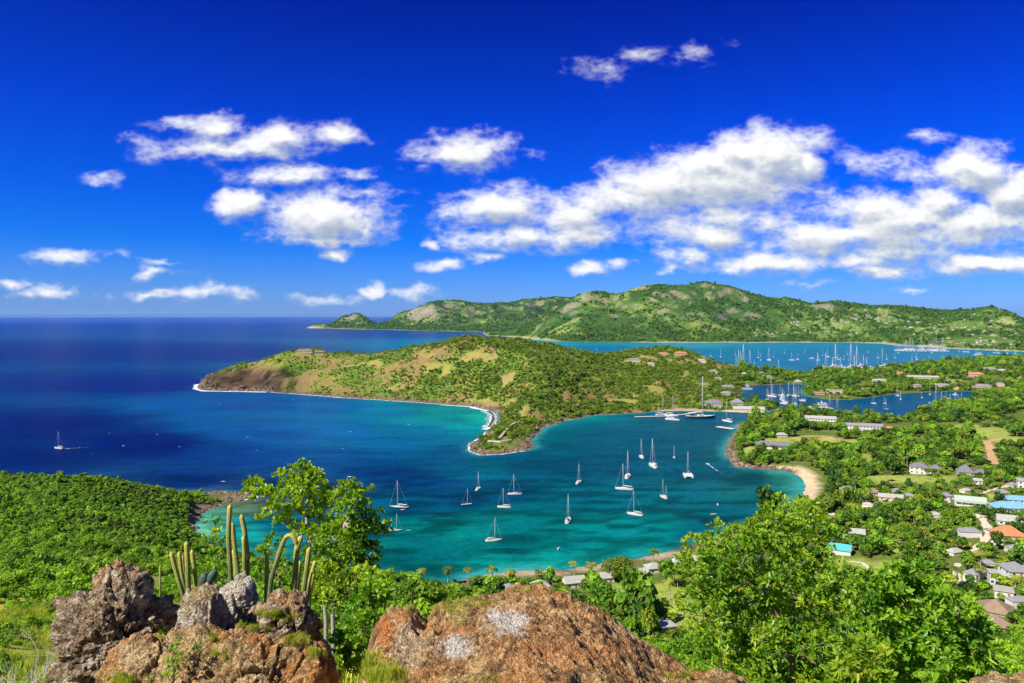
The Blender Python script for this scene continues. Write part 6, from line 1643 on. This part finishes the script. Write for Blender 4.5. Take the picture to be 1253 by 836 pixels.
def leafy(name, Y, clusters, trunk, leafm, barkm, L, wd, dens, seed, label, cat, depth=.45, r0=.06, jit=.6, up=.5, base=None, shade=None):
    """a tree or bush: trunk line, limbs out to every leaf cluster, leaves gathered at the twig ends"""
    rg_ = np.random.default_rng(seed); s = Y / F
    W3 = lambda u, v, dy: np.array(((u - CX) * s * (1 + dy / Y), Y + dy, H - (v - HOR) * s * (1 + dy / Y)))
    T_ = [W3(u, v, 0) for u, v in trunk]; x0, y0 = T_[0][0], Y; z0 = h1(x0, y0) - .1
    org = np.array((x0, y0, z0)); o = link(name, None, loc=tuple(org)); tag(o, label, cat)
    if T_[0][2] > z0 + .05: T_ = [org.copy()] + T_
    nodes = [(p, i) for i, p in enumerate(T_)]
    C_ = [(W3(u, v, rg_.uniform(-1, 1) * depth * (1 if r > 0 else 0)), r * s) for u, v, r in clusters]
    b = MB(); nT = len(T_)
    b.tube([tuple(p - org) for p in T_], list(np.linspace(r0, r0 * .5, nT)), 8)
    pos = [p for p in T_]; rad = list(np.linspace(r0, r0 * .5, nT))
    tip = T_[-1]
    for c, r in sorted(C_, key=lambda q: np.linalg.norm(q[0] - tip)):
        D = [np.linalg.norm(c - p) + (.35 if p[2] > c[2] + .15 else 0) + .12 * k / max(1, len(pos)) for k, p in enumerate(pos)]; k = int(np.argmin(D))
        p = pos[k]; ra = min(rad[k] * .72, r0 * .5); mid = (p + c) / 2 + rg_.normal(0, .12, 3) * np.linalg.norm(c - p) - np.array((0, 0, .04))
        b.tube([tuple(p - org), tuple(mid - org), tuple(c - org)], [ra, ra * .8, max(.004, ra * .55)], 6); pos.append(c); rad.append(max(.005, ra * .6))
    b.build('trunk', M[barkm], o, True)
    V, Fc, Tn, nb = [], [], [], 0
    for c, r in C_:
        n = max(6, int(dens * (r / s) ** 2 / 100))
        # twig ends in the cluster carry whorls of leaves
        m = max(2, n // 7); d = rg_.normal(0, 1, (m, 3)); d /= np.linalg.norm(d, axis=1)[:, None]; d[:, 2] = np.where(d[:, 2] < -.3, -d[:, 2], d[:, 2])
        tw = c + d * (r * rg_.uniform(.35, 1.0, m) ** .6)[:, None]
        k = rg_.integers(0, m, n); out = d[k] * .6 + np.array((0, 0, up))
        v, f = leaves(tw[k] - org + rg_.normal(0, .012, (n, 3)), out, L, wd, rg_, up, jit)
        V.append(v); Fc.append(f + nb); nb += len(v)
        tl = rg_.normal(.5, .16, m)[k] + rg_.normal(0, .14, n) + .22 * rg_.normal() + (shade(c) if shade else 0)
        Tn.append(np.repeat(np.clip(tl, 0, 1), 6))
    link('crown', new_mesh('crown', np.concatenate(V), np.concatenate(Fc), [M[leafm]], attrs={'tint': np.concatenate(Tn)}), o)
    return o
cl = [(312,590,15),(306,597,9),(322,603,14),(345,580,12),(353,590,14),(366,573,16),(380,578,16),(372,590,18),(390,592,16),(350,608,18),(334,616,12),(360,622,16),(378,610,20),(395,612,18),(322,628,9),(346,634,14),(362,643,12),(330,596,8),(404,602,12),(385,630,18),(372,652,12),(398,640,15)]
cl = [(u, v + 7, r * .97) for u, v, r in cl]
leafy('leafy_tree', 15.0, cl, [(399,760),(396,720),(390,690),(384,668),(376,650),(374,630)], 'leaf_light', 'pale_bark', .10, .6, 100, 901, 'light green tree with rounded leaf clusters against the blue bay at left', 'tree', .5, .05, up=.8)
cl = [(447,618,8),(462,625,6),(472,640,6),(400,655,16),(385,675,14),(398,720,18),(420,735,18),(440,735,16),(455,690,12),(375,725,14),(412,606,12),(428,598,14),(436,610,15),(420,622,18),(440,630,15),(455,598,5),(458,642,12),(468,650,8),(444,650,18),(424,645,20),(408,655,18),(430,668,20),(450,672,14),(410,680,20),(392,690,14),(428,692,20),(445,695,12),(404,705,18),(424,715,18),(440,715,14),(392,715,14),(410,728,16),(380,705,12),(458,668,8)]
cl = [(u, v + 4, r * 1.05) for u, v, r in cl]
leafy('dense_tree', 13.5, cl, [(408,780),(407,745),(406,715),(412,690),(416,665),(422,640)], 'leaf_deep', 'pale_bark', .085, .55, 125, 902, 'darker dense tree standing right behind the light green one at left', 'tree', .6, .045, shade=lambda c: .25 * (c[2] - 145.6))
cl = poly_clusters([(246,668),(255,652),(264,642),(274,655),(280,670),(278,700),(282,735),(240,740),(240,700)], 10, 8, np.random.default_rng(5))
leafy('leafy_bush', 10.0, cl, [(262,770),(261,735),(262,700)], 'leaf_olive', 'bark', .075, .5, 36, 903, 'yellowish bush between the two left cactus clumps', 'bush', .3, .025)
cl = poly_clusters([(306,690),(318,668),(334,655),(352,668),(372,690),(380,740),(310,745)], 12, 10, np.random.default_rng(6))
leafy('leafy_bush', 12.0, cl, [(344,790),(343,745),(342,705)], 'leaf_fresh', 'bark', .085, .5, 32, 904, 'bright green bush behind the bent cactus', 'bush', .4, .03)
cl = poly_clusters([(372,715),(385,695),(402,688),(425,692),(448,698),(470,712),(478,735),(470,752),(375,752)], 12, 10, np.random.default_rng(16))
leafy('leafy_bush', 11.5, cl, [(424,800),(424,755),(425,725)], 'leaf_light', 'bark', .08, .5, 40, 906, 'sunny yellow green bush wrapped round the foot of the dense tree', 'bush', .4, .03)
RT = [(848,668),(872,648),(890,655),(905,662),(925,645),(940,630),(955,616),(975,620),(995,632),(1010,645),(1015,668),(1020,692),(1032,712),(1045,740),(1048,780),(1045,850),(850,850),(836,800),(840,730),(842,690)]
cl = poly_clusters(RT, 17, 14.5, np.random.default_rng(8), holes=[(922,745,9,8),(1006,690,9,9),(846,760,8,10),(898,800,7,8),(935,772,7,6),(912,668,6,7),(988,770,8,8)])
leafy('leafy_tree', 9.0, cl, [(975,905),(972,845),(969,800),(962,772),(950,748),(936,728),(932,700)], 'leaf_olive', 'bark', .08, .40, 46, 905, 'tall foreground tree with long yellow green leaves and a bare slanting trunk', 'tree', .5, .05, jit=.7)
for poly, lm, Y_, sd_, lb in [([(1030,728),(1050,715),(1078,722),(1092,745),(1095,850),(1035,850)], 'leaf_deep', 8.3, 11, 'green bush filling the gap right of the tall foreground tree'),
                         ([(1062,712),(1090,705),(1108,688),(1128,692),(1142,700),(1150,730),(1155,850),(1085,850)], 'leaf_fresh', 7.8, 12, 'bright green glossy bush with a pointed top in the middle of the right foreground'),
                         ([(1140,722),(1165,728),(1185,745),(1208,768),(1222,800),(1222,850),(1140,850)], 'leaf_fresh', 7.4, 13, 'glossy green bush sloping down to the right corner rock'),
                         ([(1022,815),(1036,800),(1048,786),(1058,802),(1075,796),(1084,820),(1088,850),(1018,850)], 'leaf_lime', 7.0, 14, 'yellow green strappy bush at the bottom edge right of the tall tree')]:
    u0 = sum(p[0] for p in poly) / len(poly)
    cl = poly_clusters(poly, 14, 13, np.random.default_rng(sd_))
    leafy('leafy_bush', Y_, cl, [(u0, 930), (u0 + 2, 870), (u0 - 2, 835), (u0, max(805, min(q[1] for q in poly) + 45))], lm, 'bark', .085, .42, 40, 910 + sd_, lb, 'bush', .4, .03, jit=.75)
cl = poly_clusters([(440,722),(455,714),(470,722),(476,738),(462,755),(452,790),(440,815),(412,815),(418,780),(428,750)], 10, 9, np.random.default_rng(9))
leafy('leafy_herb', 5.6, cl, [(440,880),(441,820),(446,770),(452,740)], 'leaf_fresh', 'bark', .062, .42, 44, 931, 'fresh green leafy herb growing in the cleft left of the red slab', 'plant', .15, .012, jit=.8)
cl = [(u, v, 6) for u, v in ((210,800),(216,790),(204,812),(214,818),(222,805),(205,828),(238,800),(200,780))]
leafy('leafy_herb', 4.1, cl, [(212,860),(212,830),(212,808)], 'leaf_fresh', 'bark', .03, .5, 60, 932, 'small green plant on the orange rock at left', 'plant', .05, .006, jit=.8)

# dry grey twigs
def twigs(Y, u, v, n, hgt, label, seed, spread=.8, cat='dead shrub', name='dead_shrub'):
    rg_ = np.random.default_rng(seed); s = Y / F; x0 = (u - CX) * s; z0 = h1(x0, Y); zt = H - (v - HOR) * s
    o = link(name, None, loc=(x0, Y, z0)); tag(o, label, cat); b = MB()
    def grow(p, d, L, r, lv):
        q = p + d * L * .5 + rg_.normal(0, .07, 3) * L; e = p + d * L; b.tube([tuple(p), tuple(q), tuple(e)], [r, r * .8, r * .55], 4)
        if lv:
            for _ in range(rg_.integers(2, 4)):
                dd = d + rg_.normal(0, .55, 3); dd /= np.linalg.norm(dd); grow(q + (e - q) * rg_.uniform(0, 1), dd, L * rg_.uniform(.45, .75), r * .6, lv - 1)
    for _ in range(n):
        d = np.array((rg_.normal(0, spread), rg_.normal(0, spread * .5), 1.0)); d /= np.linalg.norm(d); grow(np.zeros(3), d, max(.2, (zt - z0)) * hgt * rg_.uniform(.6, 1), .009 * max(1, Y / 10), 3)
    b.build('branches', M['twig'], o)
twigs(11, 42, 772, 34, .55, 'grey leafless shrub at the lower left edge', 41); twigs(12, 12, 788, 26, .6, 'second grey leafless shrub cut by the left edge', 42)

# ------------------------------------------------------------------ grass among the rocks
def blade_mat():
    return leaf_mat('grass_blade', (.16, .27, .015), (.52, .50, .06), .35, .6, .2, .2)
M['grass'] = blade_mat()
def tuft(seed, n=40, hgt=.20):
    rg_ = np.random.default_rng(seed); V, Fc, tn = [], [], []
    for k in range(n):
        a = rg_.uniform(0, 6.28); d = np.array((math.cos(a), math.sin(a), 0)); l = hgt * rg_.uniform(.5, 1.2); b0 = rg_.normal(0, .05, 3) * [1, 1, 0]; w = np.array((-d[1], d[0], 0)) * .005; bend = rg_.uniform(.15, .9)
        p = [b0, b0 + np.array((0, 0, 1)) * l * .5 + d * l * .15 * bend, b0 + np.array((0, 0, 1)) * l * (1 - .35 * bend) + d * l * .6 * bend]; i = len(V)
        V += [p[0] - w, p[0] + w, p[1] + w * .8, p[1] - w * .8, p[2]]; Fc += [(i, i + 1, i + 2, i + 3), (i + 3, i + 2, i + 4)]; tn += [np.clip(rg_.normal(.5, .25), 0, 1)] * 5
    return new_mesh('tuft', np.array(V), Fc, [M['grass']], attrs={'tint': np.array(tn)})
TUFT = [tuft(70 + i) for i in range(4)]
gxs, gys = jgrid(-14, 6, 3.2, 34, .17, rg)
keep = (rg.uniform(0, 1, gxs.size) < np.clip(9.0 / gys, .12, 1)) & (fbm(gxs / 1.6, gys / 1.6, oct=3, seed=74) > -.25)
gxs, gys = gxs[keep], gys[keep]; px_, py_ = pix(gxs, gys, height(gxs, gys)); k_ = (px_ > -40) & (px_ < 1290) & (py_ < 900); gxs, gys = gxs[k_], gys[k_]
mx_, my_ = jgrid(-46, -6, 24, 100, .42, rg); n_ = fbm(mx_ / 6, my_ / 6, oct=3, seed=77); ppx_, ppy_ = pix(mx_, my_, height(mx_, my_)); q_ = (ppx_ > -30) & (ppx_ < 240) & (n_ < .15); mx_, my_ = mx_[q_], my_[q_]
pts = [np.c_[mx_, my_, height(mx_, my_) - .02], np.c_[gxs, gys, height(gxs, gys) - .01]]; scl = [rg.uniform(1.6, 3.2, len(mx_)), rg.uniform(.7, 1.6, len(gxs)) * (1 + gys / 25)]
# tufts rooted on the rocks themselves
bpy.context.view_layer.update()
dg = bpy.context.evaluated_depsgraph_get()
ROCKS = [o_ for o_ in COL.objects if o_.name.split('.')[0] in ('boulder', 'rock_slab')]
def on_rocks(u, v):
    d = Vector(((u - CX) / F, 1.0, -(v - HOR) / F)); best = None
    for o_ in ROCKS:
        inv = o_.matrix_world.inverted(); a_ = inv @ Vector((0, 0, H)); dd = inv.to_3x3() @ d
        ok, loc, nrm, _ = o_.ray_cast(a_, dd)
        if ok:
            w = o_.matrix_world @ loc
            if best is None or w.y < best.y: best = w
    return best
rp, rs = [], []
for cx_, cy_, sx_, sy_, n_, sc in [(330,750,16,4,50,.35),(350,755,20,4,50,.3),(300,765,25,5,70,.3),(370,780,20,6,70,.35),(260,780,8,8,40,.3),(385,800,12,6,50,.35),(270,800,14,5,30,.25),(440,815,22,14,160,.55),(475,825,22,8,120,.45),(530,742,26,4,90,.3),(575,737,30,4,90,.28),(640,722,30,3,50,.22),(500,745,10,5,30,.3),(590,830,30,6,40,.25),(830,826,18,5,50,.3),(215,800,8,14,40,.22),(150,830,20,6,40,.4)]:
    for _ in range(n_):
        w = on_rocks(random.gauss(cx_, sx_ * .6), random.gauss(cy_, sy_ * .6))
        if w is not None: rp.append((w.x, w.y, w.z - .012)); rs.append(sc * .5 * random.uniform(.5, 1.2))
pts.append(np.array(rp)); scl.append(np.array(rs)); pts = np.concatenate(pts); scl = np.concatenate(scl)
scatter('grass', pts, scl, rg.uniform(0, 6.28, len(pts)), rg.integers(0, 4, len(pts)), TUFT, 'yellow green grass tufts between and on the foreground rocks', 'grass')

# ------------------------------------------------------------------ a few parked cars in the village
def car(paint):
    o = link('parked_car', None); b = MB()
    prof = [(-2.1, .35), (-2.15, .8), (-1.9, .98), (-1.0, 1.02), (1.0, .98), (1.95, .85), (2.1, .55), (2.05, .35)]
    n = len(prof); b.add([(x, y, z) for y in (-.86, .86) for x, z in prof], [tuple(range(n))] + [tuple(reversed(range(n, 2 * n)))] + [(i, i + n, (i + 1) % n + n, (i + 1) % n) for i in range(n)])
    b.add([(-1.75, -.78, .95), (.95, -.78, .95), (.95, .78, .95), (-1.75, .78, .95), (-1.3, -.62, 1.48), (.25, -.62, 1.48), (.25, .62, 1.48), (-1.3, .62, 1.48)], [(0, 1, 5, 4), (1, 2, 6, 5), (2, 3, 7, 6), (3, 0, 4, 7), (4, 5, 6, 7)])
    b.build('body', M[paint], o)
    g = MB()
    for s in (-1, 1): g.add([(-1.45, s * .757, 1.03), (.72, s * .757, 1.03), (.22, s * .645, 1.42), (-1.2, s * .645, 1.42)], [(0, 1, 2, 3) if s < 0 else (3, 2, 1, 0)])
    g.add([(.90, -.66, 1.04), (.90, .66, 1.04), (.32, .56, 1.44), (.32, -.56, 1.44)], [(0, 1, 2, 3)]); g.build('window', M['dark_glass'], o)
    for x in (-1.3, 1.3):
        for y in (-.8, .8): w = MB(); w.tube([(x, y - .1, .33), (x, y + .1, .33)], .33, 12); w.build('wheel', M['hull_black'], o)
    return o
M['car_white'] = mat('car_white', (.6, .6, .6), .3, .5, .03); M['car_silver'] = mat('car_silver', (.3, .32, .34), .3, .5, .03); M['car_red'] = mat('car_red', (.35, .03, .02), .3, .5, .03); M['car_blue'] = mat('car_blue', (.03, .07, .2), .3, .5, .03)
for u, v, pt, a, lb in ((1199, 634, 'car_white', 40, 'white car parked at the bend of the pale winding road'), (1208, 650, 'car_silver', 100, 'silver car on the road by the terracotta roofed house'), (1216, 662, 'car_red', 80, 'dark red car parked in front of the cream terracotta house'), (1188, 686, 'car_white', 110, 'white car at the lower end of the pale winding road'), (1171, 700, 'car_blue', 95, 'dark blue car on the short track above the bushes'), (1167, 620, 'car_white', 30, 'white car beside the green roofed house with columns')):
    x, y, z = ground_hit(u, v, 220); o = car(pt); o.location = (x, y, z + .35); o.rotation_euler.z = R(a); tag(o, lb, 'car', 'cars parked in the village')

# ------------------------------------------------------------------ broken rocks along the shores
def small_rock(seed):
    bm = bmesh.new(); bmesh.ops.create_icosphere(bm, subdivisions=3, radius=1.0); d = np.array([v.co[:] for v in bm.verts]); fc = np.array([[v.index for v in f.verts] for f in bm.faces]); bm.free()
    w, e = worley(d[:, 0] * 1.3 + seed, d[:, 1] * 1.3, d[:, 2] * 1.3, seed); p = d * (.75 + .5 * w + .25 * fbm(d[:, 0] * 2 + seed, d[:, 1] * 2, d[:, 2] * 2, 3, .5, seed))[:, None] * [1, .8, .6]
    c = np.array([(.11, .07, .045), (.17, .115, .075), (.075, .052, .038), (.22, .16, .11)][seed % 4])[None] * (.7 + .6 * w)[:, None]
    return new_mesh('shore_rock', p, fc, [M['shore_rock']], attrs={'rock': c})
M['shore_rock'] = bpy.data.materials.new('shore_rock'); M['shore_rock'].use_nodes = True
_t = NT(M['shore_rock'].node_tree); _b = M['shore_rock'].node_tree.nodes['Principled BSDF']; _n = _t.noise(_t.n('ShaderNodeTexCoord').outputs['Object'], 3.0, 5, .65)
_c = _t.v('SCALE', _t.n('ShaderNodeAttribute', attribute_name='rock').outputs['Color']); M['shore_rock'].node_tree.links.new(_t.m('MULTIPLY_ADD', _n.outputs[0], 1.4, .3), _c.node.inputs[3]); M['shore_rock'].node_tree.links.new(_c, _b.inputs['Base Color']); _b.inputs['Roughness'].default_value = .9
RK = [small_rock(i) for i in range(6)]
P_, S_ = [], []
for p0, p1, n_, wd, rr in [((648, 546), (596, 501), 620, 13, 1.5), ((330, 479.5), (250, 470), 900, 20, 2.3), ((596, 501), (330, 479.5), 700, 7, 1.3), ((690, 515), (648, 546), 240, 6, 1.3), ((962, 576), (893, 551), 420, 9, 1.6), ((893, 551), (912, 517), 220, 7, 1.3), ((200, 604), (288, 613), 520, 11, 1.1), ((288, 613), (243, 659), 160, 6, .9)]:
    q = along(p0, p1, step=2.0); k = rg.integers(0, len(q), n_); xy = q[k] + rg.normal(0, wd * .5, (n_, 2)); sd_ = shore(xy[:, 0], xy[:, 1]); ok = (sd_ > -4) & (sd_ < wd * 1.3); xy = xy[ok]
    z = np.maximum(height(xy[:, 0], xy[:, 1]), -.3); P_.append(np.c_[xy, z]); S_.append(rr * np.clip(rg.lognormal(-.3, .5, len(xy)), .25, 2.4))
P_, S_ = np.concatenate(P_), np.concatenate(S_)
scatter('shore_rocks', P_, S_, rg.uniform(0, 6.28, len(P_)), rg.integers(0, 6, len(P_)), RK, 'broken brown rocks along the exposed shores and the fort point', 'rocks')
